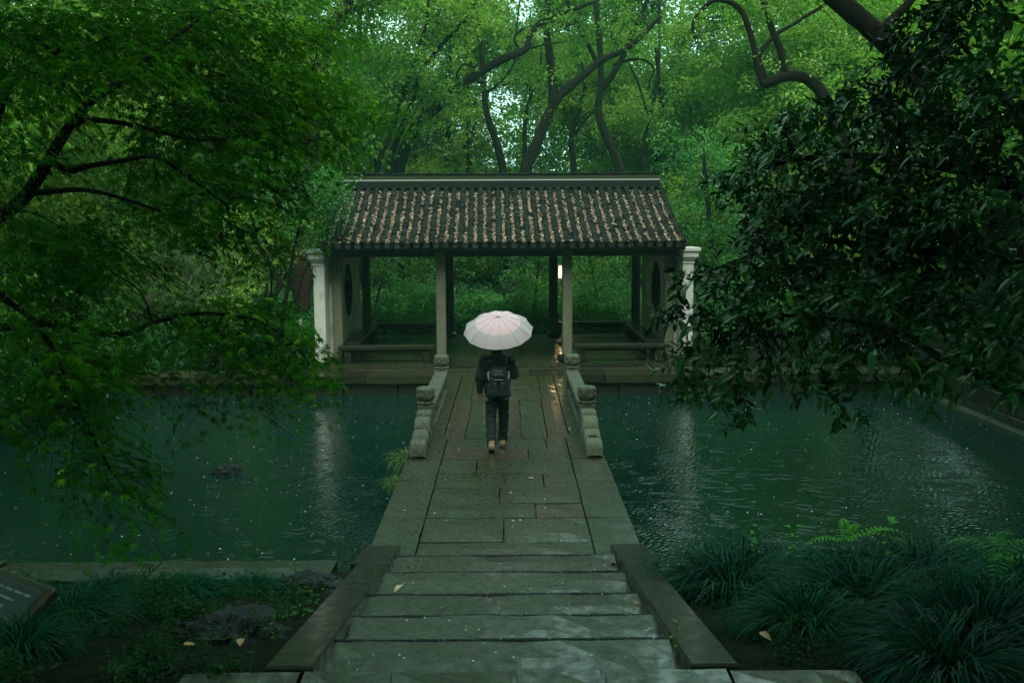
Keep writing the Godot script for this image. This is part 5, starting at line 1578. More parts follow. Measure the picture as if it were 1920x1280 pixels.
	tree("tree", "long trunk slanting far to the right with twisted boughs above the roof", Vector3(-4.6, 0.4, -38), [[[[-4.64, -0.35, -38.00], [-4.44, 2.50, -38.00], [-4.19, 5.14, -38.00], [-3.50, 6.83, -38.00], [-2.44, 7.80, -38.00], [-1.44, 8.62, -38.00], [-0.24, 9.35, -38.00], [0.65, 9.71, -38.00], [0.87, 10.30, -38.00], [1.39, 10.80, -38.00], [2.33, 11.10, -38.00], [3.31, 11.47, -38.00]], 0.27, 0.06], [[[-1.68, 8.42, -38.00], [-1.91, 8.81, -38.00], [-1.63, 9.20, -38.00], [-1.24, 9.10, -38.00], [-0.94, 9.43, -38.00], [-0.64, 9.67, -38.00]], 0.05, 0.02], [[[0.65, 9.71, -38.00], [1.34, 9.88, -38.00], [2.13, 9.99, -38.00]], 0.05, 0.02], [[[0.45, 9.65, -38.00], [0.26, 10.15, -38.00], [0.65, 10.49, -38.00], [1.15, 10.57, -38.00], [1.74, 10.72, -38.00], [2.17, 10.56, -38.00], [2.63, 10.71, -38.00]], 0.06, 0.03]], [[2.92, 11.29, -38.00, 1.22, 0.61, 0.92, 5], [1.15, 10.53, -38.00, 1.42, 0.51, 0.97, 5], [-1.04, 9.19, -38.00, 1.02, 0.51, 0.76, 4], [-2.24, 8.23, -38.00, 1.02, 0.51, 0.76, 4], [-0.44, 9.77, -38.00, 1.02, 0.41, 0.71, 3]], "far", deep, mid)
	tree("tree", "thin straight tree leaning right at the left end of the roof ridge", Vector3(-5.0, 0.4, -36), [[[[-5.01, 0.24, -36.00], [-4.71, 5.02, -36.00], [-4.10, 6.70, -36.00], [-3.59, 8.17, -36.00], [-3.17, 9.36, -36.00], [-2.84, 10.36, -36.00], [-2.70, 11.80, -36.00]], 0.12, 0.04]], [[-2.82, 11.26, -36.00, 1.54, 1.16, 1.35, 47], [-3.96, 10.00, -36.00, 1.35, 0.96, 1.16, 34], [-3.43, 8.54, -36.00, 1.16, 0.77, 0.96, 23], [-4.38, 7.81, -36.00, 0.96, 0.67, 0.82, 17], [-4.73, 9.09, -36.00, 0.96, 0.87, 0.92, 22]], "far", deep, mid)
	tree("tree", "thin tree beside it that bends right and forks high above the roof", Vector3(-4.7, 0.4, -37), [[[[-4.71, 0.15, -37.00], [-4.45, 5.06, -37.00], [-3.58, 7.45, -37.00], [-3.14, 8.77, -37.00], [-2.39, 9.73, -37.00], [-1.34, 10.82, -37.00], [-0.98, 11.65, -37.00]], 0.14, 0.05], [[[-3.14, 8.77, -37.00], [-3.20, 9.43, -37.00], [-2.69, 10.18, -37.00], [-2.48, 11.11, -37.00]], 0.05, 0.03]], [[-1.37, 11.47, -37.00, 1.19, 0.99, 1.09, 28], [-2.34, 10.55, -37.00, 1.19, 0.89, 1.04, 25], [-3.13, 9.24, -37.00, 1.09, 0.69, 0.89, 18], [-2.57, 8.11, -37.00, 0.99, 0.59, 0.79, 14], [-3.75, 6.97, -37.00, 0.99, 0.59, 0.79, 14]], "far", deep, mid)
	tree("tree", "small dark upright tree between the leaning and the forked trunk", Vector3(2.9, 0.9, -44), [[[[2.77, -0.52, -44.00], [2.85, 5.50, -44.00], [2.71, 6.80, -44.00], [3.05, 8.01, -44.00], [3.31, 8.95, -44.00], [3.16, 10.30, -44.00]], 0.15, 0.06], [[[2.90, 7.14, -44.00], [3.52, 7.94, -44.00], [4.09, 8.09, -44.00], [4.79, 7.97, -44.00]], 0.05, 0.03]], [[3.28, 10.30, -44.00, 1.41, 0.94, 1.18, 28], [4.55, 8.50, -44.00, 1.41, 0.71, 1.06, 21], [2.48, 8.73, -44.00, 1.18, 0.71, 0.94, 17]], "far", deep, mid)
	tree("tree", "thin crooked tree rising beside the foot of the thick leaning tree", Vector3(0.6, 1.0, -46), [[[[0.67, -0.69, -46.00], [0.74, 5.60, -46.00], [0.78, 7.99, -46.00], [1.05, 9.17, -46.00], [0.54, 9.64, -46.00], [-0.30, 9.46, -46.00]], 0.13, 0.06], [[[1.05, 9.17, -46.00], [1.39, 9.68, -46.00], [1.51, 11.08, -46.00]], 0.06, 0.03]], [[-0.06, 9.69, -46.00, 1.23, 0.74, 0.99, 19], [1.51, 11.32, -46.00, 1.48, 1.23, 1.36, 38], [1.14, 9.68, -46.00, 0.99, 0.74, 0.86, 15]], "far", deep, mid)
	tree("tree", "tall reddish trunk left of the pavilion with a thick limb reaching right", Vector3(-6.2, 0.1, -30), [[[[-6.27, 0.63, -30.00], [-6.17, 2.40, -30.00], [-6.04, 3.99, -30.00], [-5.80, 6.17, -30.00], [-5.64, 7.71, -30.00], [-5.44, 8.32, -30.00], [-5.17, 8.92, -30.00], [-4.78, 9.52, -30.00], [-4.52, 10.27, -30.00]], 0.27, 0.2], [[[-4.85, 9.40, -30.00], [-4.41, 9.60, -30.00], [-3.83, 9.76, -30.00], [-3.13, 10.00, -30.00], [-2.04, 10.41, -30.00]], 0.11, 0.07]], [[-4.51, 10.42, -30.00, 1.93, 1.12, 1.53, 51], [-2.97, 10.27, -30.00, 1.45, 0.80, 1.12, 27], [-5.47, 9.53, -30.00, 0.96, 0.80, 0.88, 18], [-3.92, 9.22, -30.00, 1.12, 0.48, 0.80, 13], [-6.13, 8.32, -30.00, 1.12, 0.96, 1.04, 26], [-4.73, 8.01, -30.00, 0.96, 0.64, 0.80, 15]], "far", deep, mid, "bark_red")
	t = tree("small_tree", "small forked tree with a whitewashed foot left of the pavilion", Vector3(-5.9, 0.0, -28), [[[[-5.93, 0.13, -28.00], [-5.95, 0.67, -28.00], [-6.00, 1.28, -28.00], [-6.25, 2.06, -28.00], [-6.54, 2.81, -28.00], [-6.75, 3.66, -28.00]], 0.09, 0.04], [[[-5.99, 1.25, -28.00], [-5.82, 1.88, -28.00], [-5.60, 2.32, -28.00], [-5.28, 3.07, -28.00]], 0.05, 0.02]], [[-6.74, 3.81, -28.00, 0.75, 0.52, 0.64, 16], [-6.17, 3.22, -28.00, 0.60, 0.45, 0.52, 11], [-5.27, 3.21, -28.00, 0.67, 0.45, 0.56, 13], [-5.66, 2.62, -28.00, 0.45, 0.33, 0.39, 6], [-6.48, 2.63, -28.00, 0.52, 0.37, 0.45, 8]], "small", deep, mid)
	part("whitewash", tapered([[-5.93, 0.11, -28.00], [-5.95, 0.73, -28.00]].map(func(p): return Vector3(p[0] + 5.9, p[1], p[2] + 28.0)), 0.098, 0.094, 10, 0.02), M.whitewash, t)
	tree("small_tree", "crooked dark tree with a bent trunk left of the whitewashed tree", Vector3(-6.7, 0.0, -27.5), [[[[-6.78, 0.55, -27.50], [-6.72, 0.88, -27.50], [-6.56, 1.32, -27.50], [-6.34, 1.69, -27.50], [-6.49, 2.09, -27.50], [-6.81, 2.64, -27.50], [-7.07, 3.37, -27.50]], 0.11, 0.05], [[[-6.73, 0.80, -27.50], [-6.74, 1.32, -27.50], [-6.69, 1.76, -27.50]], 0.06, 0.04]], [[-7.07, 3.37, -27.50, 0.74, 0.59, 0.66, 18], [-7.54, 2.65, -27.50, 0.66, 0.52, 0.59, 14], [-6.68, 2.20, -27.50, 0.52, 0.32, 0.42, 7], [-6.99, 1.62, -27.50, 0.44, 0.29, 0.37, 5]], "small", deep, mid)
	tree("tree", "dark trunk seen through the left bay of the pavilion", Vector3(-4.8, 0.3, -35), [[[[-4.87, -0.42, -35.00], [-4.67, 0.71, -35.00], [-4.41, 2.21, -35.00], [-4.30, 3.13, -35.00], [-4.23, 3.96, -35.00]], 0.22, 0.17]], [], "far", deep, mid)
	tree("tree", "broad dark trunk seen through the middle bay left of the umbrella", Vector3(-1.6, 0.9, -43), [[[[-1.65, -1.57, -43.00], [-1.63, 0.06, -43.00], [-1.56, 2.12, -43.00], [-1.45, 4.06, -43.00]], 0.5, 0.4]], [], "far", deep, mid)
	tree("tree", "dark trunk seen through the middle bay above the umbrella", Vector3(0.2, 0.6, -37), [[[[0.16, -0.27, -37.00], [0.21, 1.32, -37.00], [0.24, 2.89, -37.00], [0.26, 3.97, -37.00]], 0.24, 0.2]], [], "far", deep, mid)
	tree("tree", "straight trunk beyond the left end of the ridge, half hidden by leaves", Vector3(-7.2, 1.0, -43), [[[[-7.28, -0.61, -43.00], [-6.96, 2.84, -43.00], [-6.86, 5.10, -43.00], [-6.44, 7.33, -43.00], [-6.23, 8.65, -43.00], [-6.27, 10.62, -43.00], [-6.13, 12.57, -43.00]], 0.17, 0.1]], [], "far", deep, mid)
	tree("tree", "old tree with a sharply bent bough and upright shoots right of the pavilion", Vector3(9.8, 0.2, -26), [[[[9.83, 0.22, -26.00], [9.55, 1.91, -26.00], [9.06, 3.85, -26.00], [8.52, 5.61, -26.00], [8.12, 6.45, -26.00], [7.86, 6.82, -26.00], [7.45, 7.05, -26.00], [6.93, 7.01, -26.00], [6.50, 6.84, -26.00]], 0.2, 0.13], [[[7.09, 7.04, -26.00], [6.97, 7.62, -26.00], [6.68, 8.28, -26.00], [6.42, 9.09, -26.00], [6.29, 9.71, -26.00]], 0.11, 0.06], [[[6.53, 6.85, -26.00], [6.35, 7.36, -26.00], [6.20, 7.99, -26.00], [5.86, 8.74, -26.00], [5.23, 8.94, -26.00], [4.79, 8.55, -26.00], [4.69, 8.29, -26.00], [4.75, 8.00, -26.00]], 0.10, 0.03], [[[6.63, 6.93, -26.00], [6.41, 7.55, -26.00], [6.81, 8.08, -26.00], [7.14, 8.28, -26.00], [8.00, 8.79, -26.00], [8.20, 8.92, -26.00]], 0.06, 0.04]], [[6.30, 9.32, -26.00, 1.53, 0.70, 1.11, 22], [7.40, 8.67, -26.00, 1.11, 0.56, 0.84, 13], [5.24, 8.41, -26.00, 0.84, 0.49, 0.66, 9], [4.72, 7.63, -26.00, 0.56, 0.42, 0.49, 5], [8.36, 8.14, -26.00, 0.84, 0.56, 0.70, 10], [6.08, 7.36, -26.00, 0.56, 0.35, 0.45, 4], [7.98, 7.35, -26.00, 0.70, 0.35, 0.52, 5]], "small", deep, mid)
	tree("tree", "massive dark trunk leaning left over the pond at the upper right", Vector3(10.4, 0.3, -18.5), [[[[10.56, 0.94, -18.50], [9.98, 2.35, -18.50], [9.12, 3.53, -18.50], [8.28, 4.60, -18.50], [7.69, 5.61, -18.50], [7.23, 6.24, -18.50], [6.62, 6.81, -18.50], [5.83, 7.45, -18.50], [5.04, 8.19, -18.50]], 0.26, 0.16], [[[6.67, 6.77, -18.50], [7.18, 7.25, -18.50], [7.73, 7.90, -18.50]], 0.10, 0.06]], [[5.22, 8.46, -18.50, 1.59, 0.59, 1.09, 42], [6.58, 7.90, -18.50, 1.19, 0.59, 0.89, 32], [7.73, 7.90, -18.50, 1.19, 0.59, 0.89, 32], [8.20, 6.22, -18.50, 0.79, 0.69, 0.74, 25], [9.02, 5.27, -18.50, 0.89, 0.79, 0.84, 32], [8.79, 4.21, -18.50, 0.89, 0.59, 0.74, 24]], "small", deep, mid)
	slim_trunks()
	# shrubs
	tree("shrub", "bushy shrub with small pale green leaves over the roof's left corner", Vector3(-5.3, 0.0, -23), [[[[-5.42, 0.05, -23.00], [-5.26, 1.18, -23.00], [-5.03, 2.41, -23.00], [-4.82, 3.26, -23.00], [-4.62, 3.87, -23.00]], 0.06, 0.03]], [[-4.44, 3.81, -23.00, 0.74, 0.68, 0.71, 41], [-4.90, 4.47, -23.00, 0.62, 0.55, 0.59, 28], [-4.12, 4.23, -23.00, 0.55, 0.49, 0.52, 22], [-4.82, 3.26, -23.00, 0.62, 0.49, 0.55, 25], [-3.95, 3.68, -23.00, 0.37, 0.49, 0.43, 15], [-4.33, 3.14, -23.00, 0.27, 0.22, 0.25, 5], [-5.29, 3.75, -23.00, 0.62, 0.62, 0.62, 31], [-5.50, 4.83, -23.00, 0.62, 0.49, 0.55, 25], [-5.23, 5.23, -23.50, 0.50, 0.38, 0.44, 16]], "small", Color(0.035, 0.14, 0.045), Color(0.10, 0.30, 0.07))
	tree("shrub", "bright feathery maple shrub seen through the left bay of the pavilion", Vector3(-4.4, 0.1, -31), [[[[-4.43, -0.31, -31.00], [-4.25, 0.53, -31.00], [-3.98, 1.52, -31.00], [-3.79, 2.35, -31.00]], 0.05, 0.02]], [[-3.88, 2.02, -31.00, 0.58, 0.66, 0.62, 29], [-3.23, 1.52, -31.00, 0.66, 0.58, 0.62, 29], [-3.91, 0.86, -31.00, 0.66, 0.58, 0.62, 29], [-3.46, 2.35, -31.00, 0.42, 0.42, 0.42, 13], [-4.03, 3.01, -31.00, 0.50, 0.50, 0.50, 19], [-3.67, 0.36, -31.00, 0.58, 0.33, 0.46, 15]], "maple", Color(0.035, 0.14, 0.045), Color(0.10, 0.30, 0.07), "bark", "", Vector3(0.6, 0, 0), 1.5)
	tree("shrub", "leafy shrub seen through the middle bay right of the umbrella", Vector3(0.8, 0.1, -31), [[[[0.75, -0.00, -31.00], [0.80, 1.00, -31.00], [0.92, 2.00, -31.00], [0.96, 2.49, -31.00]], 0.05, 0.02]], [[0.76, 2.33, -31.00, 0.75, 0.50, 0.62, 30], [0.51, 1.50, -31.00, 0.66, 0.58, 0.62, 32], [1.25, 1.33, -31.00, 0.66, 0.66, 0.66, 36], [0.75, 0.58, -31.00, 0.75, 0.50, 0.62, 30], [0.09, 0.50, -31.00, 0.42, 0.37, 0.39, 12], [1.59, 0.49, -31.00, 0.58, 0.42, 0.50, 20], [1.50, 2.32, -31.00, 0.58, 0.50, 0.54, 24]], "small", Color(0.035, 0.14, 0.045), Color(0.10, 0.30, 0.07))
	tree("shrub", "leafy shrub seen through the right bay of the pavilion", Vector3(2.9, 0.1, -31.5), [[[[2.97, -0.07, -31.50], [2.80, 0.95, -31.50], [2.54, 2.30, -31.50]], 0.05, 0.02]], [[2.28, 2.13, -31.50, 0.67, 0.59, 0.63, 30], [3.12, 2.30, -31.50, 0.67, 0.51, 0.59, 26], [2.62, 1.29, -31.50, 0.76, 0.59, 0.67, 34], [3.47, 1.28, -31.50, 0.67, 0.67, 0.67, 34], [2.97, 0.44, -31.50, 0.76, 0.42, 0.59, 24], [3.82, 0.43, -31.50, 0.51, 0.42, 0.46, 16]], "small", Color(0.035, 0.14, 0.045), Color(0.10, 0.30, 0.07))
	tree("evergreen_tree", "dense dark green tree close behind the pavilion's right end", Vector3(6.3, 0.0, -30), [[[[6.40, -0.58, -30.00], [6.29, 1.05, -30.00], [6.09, 2.81, -30.00], [5.91, 4.24, -30.00], [5.81, 5.34, -30.00]], 0.14, 0.05]], [[5.52, 4.76, -31.00, 1.00, 0.83, 0.91, 40], [6.54, 5.29, -32.00, 1.03, 0.86, 0.94, 43], [5.52, 3.61, -30.00, 0.96, 0.80, 0.88, 38], [6.68, 4.10, -31.00, 1.00, 0.91, 0.95, 44], [5.68, 6.04, -33.00, 1.06, 0.62, 0.84, 32], [6.89, 3.29, -29.00, 0.93, 0.93, 0.93, 42], [5.82, 2.68, -29.00, 0.93, 0.70, 0.82, 32], [5.58, 1.63, -28.50, 0.76, 0.69, 0.73, 26], [6.80, 1.78, -28.50, 0.92, 0.92, 0.92, 41], [5.96, 0.61, -28.00, 0.90, 0.60, 0.75, 26]], "small", Color(0.035, 0.14, 0.045), Color(0.10, 0.30, 0.07), "bark", "", Vector3.ZERO, 1.2)
	tree("shrub", "shrub with greyish tan narrow leaves on the far left bank", Vector3(-8.2, 0.0, -26), [], [[-8.66, 2.42, -26.00, 0.84, 0.56, 0.70, 29], [-7.70, 2.28, -26.00, 0.84, 0.49, 0.66, 26], [-8.29, 1.59, -26.00, 0.84, 0.42, 0.63, 22], [-9.11, 1.73, -26.00, 0.70, 0.56, 0.63, 24]], "long", Color(0.06, 0.12, 0.05), Color(0.16, 0.17, 0.10))
	tree("shrub", "low dark green shrub under the tan leaved shrub", Vector3(-7.6, 0.0, -26), [], [[-7.32, 1.44, -26.00, 0.70, 0.42, 0.56, 18], [-6.92, 0.88, -26.00, 0.56, 0.35, 0.45, 12], [-7.75, 1.03, -26.00, 0.70, 0.42, 0.56, 18], [-8.46, 0.89, -26.00, 0.70, 0.42, 0.56, 18]], "small", deep, mid)
	tree("shrub", "long leaved shrub arching over the water at the far left bank", Vector3(-8.9, 0.0, -24.1), [], [[-8.52, 0.86, -23.80, 0.57, 0.45, 0.51, 21], [-9.05, 0.60, -23.80, 0.57, 0.51, 0.54, 24], [-8.22, 0.36, -23.60, 0.44, 0.38, 0.41, 14], [-9.38, -0.02, -23.60, 0.63, 0.32, 0.47, 16]], "long", Color(0.04, 0.15, 0.06), Color(0.10, 0.28, 0.10), "bark", "", Vector3(0.7, -0.2, 0.5))
	tree("shrub", "dark mass of shrub along the left bank behind the maple", Vector3(-10.6, 0.2, -20), [], [[-9.75, 1.30, -22.00, 1.06, 0.71, 0.88, 40], [-10.35, 0.95, -21.00, 0.90, 0.67, 0.79, 33], [-9.25, 0.53, -20.00, 0.96, 0.54, 0.75, 28], [-9.13, 0.43, -18.00, 0.58, 0.48, 0.53, 15], [-9.68, 0.83, -18.00, 0.77, 0.77, 0.77, 32]], "small", Color(0.035, 0.14, 0.045), Color(0.10, 0.30, 0.07), "bark", "", Vector3.ZERO, 1.3)
	tree("shrub", "soft low shrub behind the pavilion's left and middle bays", Vector3(-3.2, 0.2, -34), [], [[-4.16, 0.60, -33.00, 0.71, 0.53, 0.62, 18], [-2.74, 0.86, -33.00, 0.80, 0.71, 0.75, 28], [-2.93, 0.15, -33.00, 0.88, 0.44, 0.66, 19], [-1.74, 0.04, -34.00, 0.73, 0.40, 0.56, 14], [-2.39, 1.78, -36.00, 0.77, 0.87, 0.82, 33], [-1.06, 0.61, -36.00, 0.77, 0.77, 0.77, 29]], "small", Color(0.035, 0.14, 0.045), Color(0.10, 0.30, 0.07), "bark", "", Vector3.ZERO, 1.3)
	# the wood beyond, seen as one mass
	forest("bright_wood", "bright yellow green leaves of the wood far behind the pavilion", 12, 190, Vector3(-14, 2.5, -60), Vector3(18, 13.0, -47), Vector2(1.0, 2.1), 40, "far", Color(0.10, 0.26, 0.05), Color(0.33, 0.48, 0.10), -0.14, 1.25)
	forest("bright_wood", "dark blue green leaves of the wood at the upper right behind the old tree", 15, 120, Vector3(9, 3, -48), Vector3(26, 12.5, -36), Vector2(1.1, 2.2), 40, "far", Color(0.10, 0.26, 0.05), Color(0.33, 0.48, 0.10), -0.2, 1.2)
	forest("dark_wood", "dark green leaves of the wood behind the left bank", 18, 180, Vector3(-30, 1, -50), Vector3(-6.5, 13.5, -30), Vector2(1.2, 2.3), 50, "far", Color(0.10, 0.26, 0.05), Color(0.33, 0.48, 0.10), -0.25, 1.2)
	forest("dark_wood", "dark leaves low under the trees behind the pavilion", 22, 90, Vector3(-10, 0.3, -48), Vector3(12, 4.6, -38), Vector2(0.8, 1.6), 46, "far", Color(0.10, 0.26, 0.05), Color(0.33, 0.48, 0.10), -0.3, 1.0)
	forest("dark_wood", "shaded leaves of the trees along the left bank", 24, 110, Vector3(-22, 1, -31), Vector3(-10.5, 14, -6), Vector2(1.2, 2.2), 50, "far", Color(0.10, 0.26, 0.05), Color(0.33, 0.48, 0.10), -0.3, 1.2)
	forest("dark_wood", "shaded leaves of the trees along the right bank", 26, 110, Vector3(10.5, 0.5, -33), Vector3(22, 14, -5), Vector2(1.2, 2.2), 50, "far", Color(0.10, 0.26, 0.05), Color(0.33, 0.48, 0.10), -0.3, 1.2)
	forest("dark_wood", "far edge of the wood that closes the view", 28, 130, Vector3(-42, 2, -80), Vector3(46, 15.5, -63), Vector2(2.0, 3.6), 46, "far", Color(0.10, 0.26, 0.05), Color(0.33, 0.48, 0.10), -0.12, 2.0)
	forest("dark_wood", "tall tree tops at the upper left behind the leaning trunks", 40, 60, Vector3(-34, 12.5, -54), Vector3(-3.5, 24, -40), Vector2(1.4, 2.4), 46, "far", Color(0.10, 0.26, 0.05), Color(0.33, 0.48, 0.10), -0.3, 1.5)
	forest("dark_wood", "tall tree tops at the upper right beyond the old tree", 42, 60, Vector3(19, 11, -52), Vector3(40, 22, -38), Vector2(1.4, 2.4), 46, "far", Color(0.10, 0.26, 0.05), Color(0.33, 0.48, 0.10), -0.3, 1.5)
	forest("bright_wood", "loose leafy boughs high above the middle of the roof", 44, 34, Vector3(-3, 12.5, -56), Vector3(19, 16.5, -44), Vector2(0.9, 1.6), 40, "far", Color(0.10, 0.26, 0.05), Color(0.33, 0.48, 0.10), -0.1, 1.2)
	forest("bright_wood", "open tree tops high above the middle of the wood", 45, 55, Vector3(-7, 16, -62), Vector3(8, 28, -52), Vector2(1.3, 2.2), 40, "far", Color(0.10, 0.26, 0.05), Color(0.33, 0.48, 0.10), -0.12, 1.6)  # added out of view to close off sky mirrored in the wet steps
	forest("undergrowth", "low plants covering the ground behind the pavilion", 46, 110, Vector3(-9, 0.1, -38), Vector3(10, 0.9, -30.2), Vector2(0.5, 0.9), 40, "small", Color(0.035, 0.14, 0.045), Color(0.10, 0.30, 0.07), -0.6, 1.2)
	forest("undergrowth", "low plants along the far left bank", 48, 50, Vector3(-13, 0.1, -31), Vector3(-5.2, 1.0, -24.6), Vector2(0.4, 0.8), 40, "small", Color(0.035, 0.14, 0.045), Color(0.10, 0.30, 0.07), -0.6, 1.1)
	# the canopy over the path, then leaves added out of view to block light
	forest("dark_wood", "leaves of the trees over the path behind the steps", 30, 90, Vector3(-11, 6.8, -3), Vector3(11, 10.5, 9), Vector2(1.2, 2.0), 46, "far", Color(0.10, 0.26, 0.05), Color(0.33, 0.48, 0.10), -0.4, 1.2)
	forest("dark_wood", "unseen trees added behind the path to block low light", 32, 120, Vector3(-16, 0.5, 6), Vector3(16, 9, 13), Vector2(1.4, 2.4), 46, "far", Color(0.10, 0.26, 0.05), Color(0.33, 0.48, 0.10), -0.4, 1.3)  # wall of leaves added to stop light coming from behind the camera
	forest("dark_wood", "added high boughs out of view that shade the near left bank", 34, 64, Vector3(-10, 8.0, -11), Vector3(-2.3, 10.5, -2), Vector2(1.0, 1.7), 40, "far", Color(0.10, 0.26, 0.05), Color(0.33, 0.48, 0.10), -0.4, 1.1)  # added above the view to cut sky light on this bank
	forest("dark_wood", "added high boughs out of view that shade the near right bank", 36, 64, Vector3(2.3, 8.0, -11.5), Vector3(10, 10.5, -2), Vector2(1.0, 1.7), 40, "far", Color(0.10, 0.26, 0.05), Color(0.33, 0.48, 0.10), -0.4, 1.1)  # unseen boughs added so that the right bank falls darker

func build_plants() -> void:
	var clump_mesh := [grass_mesh(1150, 0.22, 0.66, 0.0056), grass_mesh(1050, 0.20, 0.60, 0.0056), grass_mesh(1150, 0.24, 0.64, 0.0056)]
	var spots := [
		[1.92, -8.35, 1.25, "plump clump of fine arching grass nearest the steps at the water's edge"], [2.3, -8.95, 1.15, "grass clump at the water's edge behind the plump one"], [2.02, -6.55, 0.85, "small grass clump low beside the side stone of the steps"],
		[2.72, -7.35, 1.25, "wide grass clump in the middle of the right bank left of the ferns"], [3.15, -8.9, 1.15, "grass clump at the water behind the bright fern"], [3.7, -8.7, 1.2, "dark round grass clump at the water right of the bright fern"],
		[3.0, -6.1, 1.15, "grass clump at the bottom edge with blades falling forward"], [3.55, -6.7, 1.2, "grass clump in front of the bright fern"], [4.3, -7.6, 1.15, "dark grass clump at the right end of the bank"], [2.55, -5.5, 0.95, "grass clump in the lower right corner nearest the landing"],
		[4.6, -8.9, 1.1, "dark grass clump by the water at the right picture edge"],
		[-2.95, -8.6, 0.95, "grass clump on the left bank right behind the coping"], [-2.35, -8.7, 0.85, "grass clump between the coping and the rock"], [-3.55, -8.3, 0.95, "dark grass clump left of the rock at the coping"], [-3.3, -7.1, 1.2, "spreading dark grass clump in the middle of the left bank"],
		[-3.1, -6.0, 1.0, "grass clump in the lower left beside the rock's near side"], [-4.2, -7.6, 1.1, "dark grass clump behind the tilted sign"], [-3.9, -6.4, 1.0, "grass clump in front of the tilted sign"]]
	var dark := lin(0.012, 0.06, 0.030)
	for i in spots.size():
		var s = spots[i]
		var g := thing("grass_clump", s[3], "grass clump", Vector3(s[0], ground_y(s[0], s[1]) - 0.02, s[1]), i * 1.3, "clumps of arching grass on the near banks")
		var m := (M.grass_leaf as StandardMaterial3D).duplicate()
		m.albedo_color = lin(0.006 * rng.randf_range(0.8, 1.4), 0.080 * rng.randf_range(0.75, 1.25), 0.040)
		var b := part("blades", clump_mesh[i % 3], m, g)
		b.scale = Vector3.ONE * s[2] * (1.12 if s[0] > 0.0 else 0.75)
		b.scale.y *= rng.randf_range(0.85, 1.1)
	var tuft := grass_mesh(170, 0.16, 0.55, 0.011)
	# tuft hanging at the left flank of the bridge
	for q in [[-1.53, -14.6, 0.8, "grass tuft hanging from the bridge beside the left scroll end"], [-1.56, -13.3, 0.5, "small grass tuft low on the bridge's left side"]]:
		var g := thing("grass_clump", q[3], "grass clump", Vector3(q[0], -0.12, q[1]), 0.6)
		var m := (M.grass_leaf as StandardMaterial3D).duplicate()
		m.albedo_color = lin(0.11, 0.2, 0.055)
		var b := part("blades", tuft, m, g)
		b.scale = Vector3.ONE * q[2]
	# ferns and young leafy plants
	var fr := [frond(0.42, 13, 0.075), frond(0.36, 11, 0.065)]
	for q in [[2.86, -8.2, 8, lin(0.10, 0.36, 0.025), 1.1, "bright green fern among the grass clumps on the right bank"], [3.62, -7.0, 6, lin(0.05, 0.21, 0.025), 1.3, "darker fern reaching in at the right picture edge"], [3.98, -7.9, 6, lin(0.04, 0.17, 0.03), 1.2, "broad dark fern near the water at the right picture edge"]]:
		var f := thing("fern", q[5], "fern", Vector3(q[0], ground_y(q[0], q[1]) + 0.46, q[1]))
		var m := (M.grass_leaf as StandardMaterial3D).duplicate()
		m.albedo_color = q[3]
		for k in q[2]:
			var o := part("frond", fr[k % 2], m, f)
			o.basis = Basis(Vector3.UP, TAU * k / q[2] + jitter(0.4)) * Basis(Vector3(0, 0, 1), 0.25 + jitter(0.25))
			o.basis = o.basis.scaled(Vector3.ONE * q[4] * rng.randf_range(0.75, 1.1))
	for q in [[2.42, -8.3, lin(0.07, 0.30, 0.02), 9, 0.09, "young bright leafy sprig between the grass clumps on the right bank"], [2.2, -8.7, lin(0.09, 0.34, 0.02), 8, 0.07, "bright sprig standing out of the grass by the water"], [3.12, -7.95, lin(0.07, 0.28, 0.025), 7, 0.13, "sprig with long pointed leaves beside the bright fern"], [-2.0, -8.9, lin(0.06, 0.2, 0.02), 9, 0.06, "yellow green sprig at the coping left of the steps"],
		[-1.62, -8.0, lin(0.03, 0.14, 0.02), 16, 0.05, "small weeds along the left side stone near the water"], [-1.64, -7.3, lin(0.03, 0.15, 0.025), 16, 0.05, "small weeds along the middle of the left side stone"], [-1.6, -6.4, lin(0.05, 0.2, 0.02), 11, 0.045, "small weeds at the near end of the left side stone"], [1.03, -5.95, lin(0.09, 0.3, 0.04), 4, 0.045, "tiny seedling in the corner of the lowest visible step"]]:
		var f := thing("leafy_sprig", q[5], "sprig", Vector3(q[0], (ground_y(q[0], q[1]) if q[0] != 1.03 else 0.75) + (0.30 if q[0] > 2.0 else 0.02), q[1]))
		var m := (M.grass_leaf as StandardMaterial3D).duplicate()
		m.albedo_color = q[2]
		var lm := begin()
		add_leaf(lm, Transform3D(), q[4], q[4] * 0.42, 0.2, 0.4, Color.WHITE)
		var leaf := done(lm)
		var h: float = 0.12 + q[4] * 2.2
		for k in q[3]:
			var o := part("leaf", leaf, m, f)
			var u: float = float(k + 1) / q[3]
			var spread := 0.03 if q[3] < 12 else 0.16
			o.position = Vector3(jitter(spread), h * u * (1.0 if q[3] < 12 else rng.randf_range(0.2, 0.9)), jitter(spread))
			o.basis = toward(Vector3(cos(k * 2.4), 0.25, sin(k * 2.4)), jitter(0.4)).scaled(Vector3.ONE * rng.randf_range(0.7, 1.2))
		var st := begin()
		add_tube(st, [Vector3(0, -0.05, 0), Vector3(0.01, h * 0.5, 0), Vector3(0, h, 0.01)], [0.004, 0.003, 0.002], 5)
		part("stem", done(st), m, f)

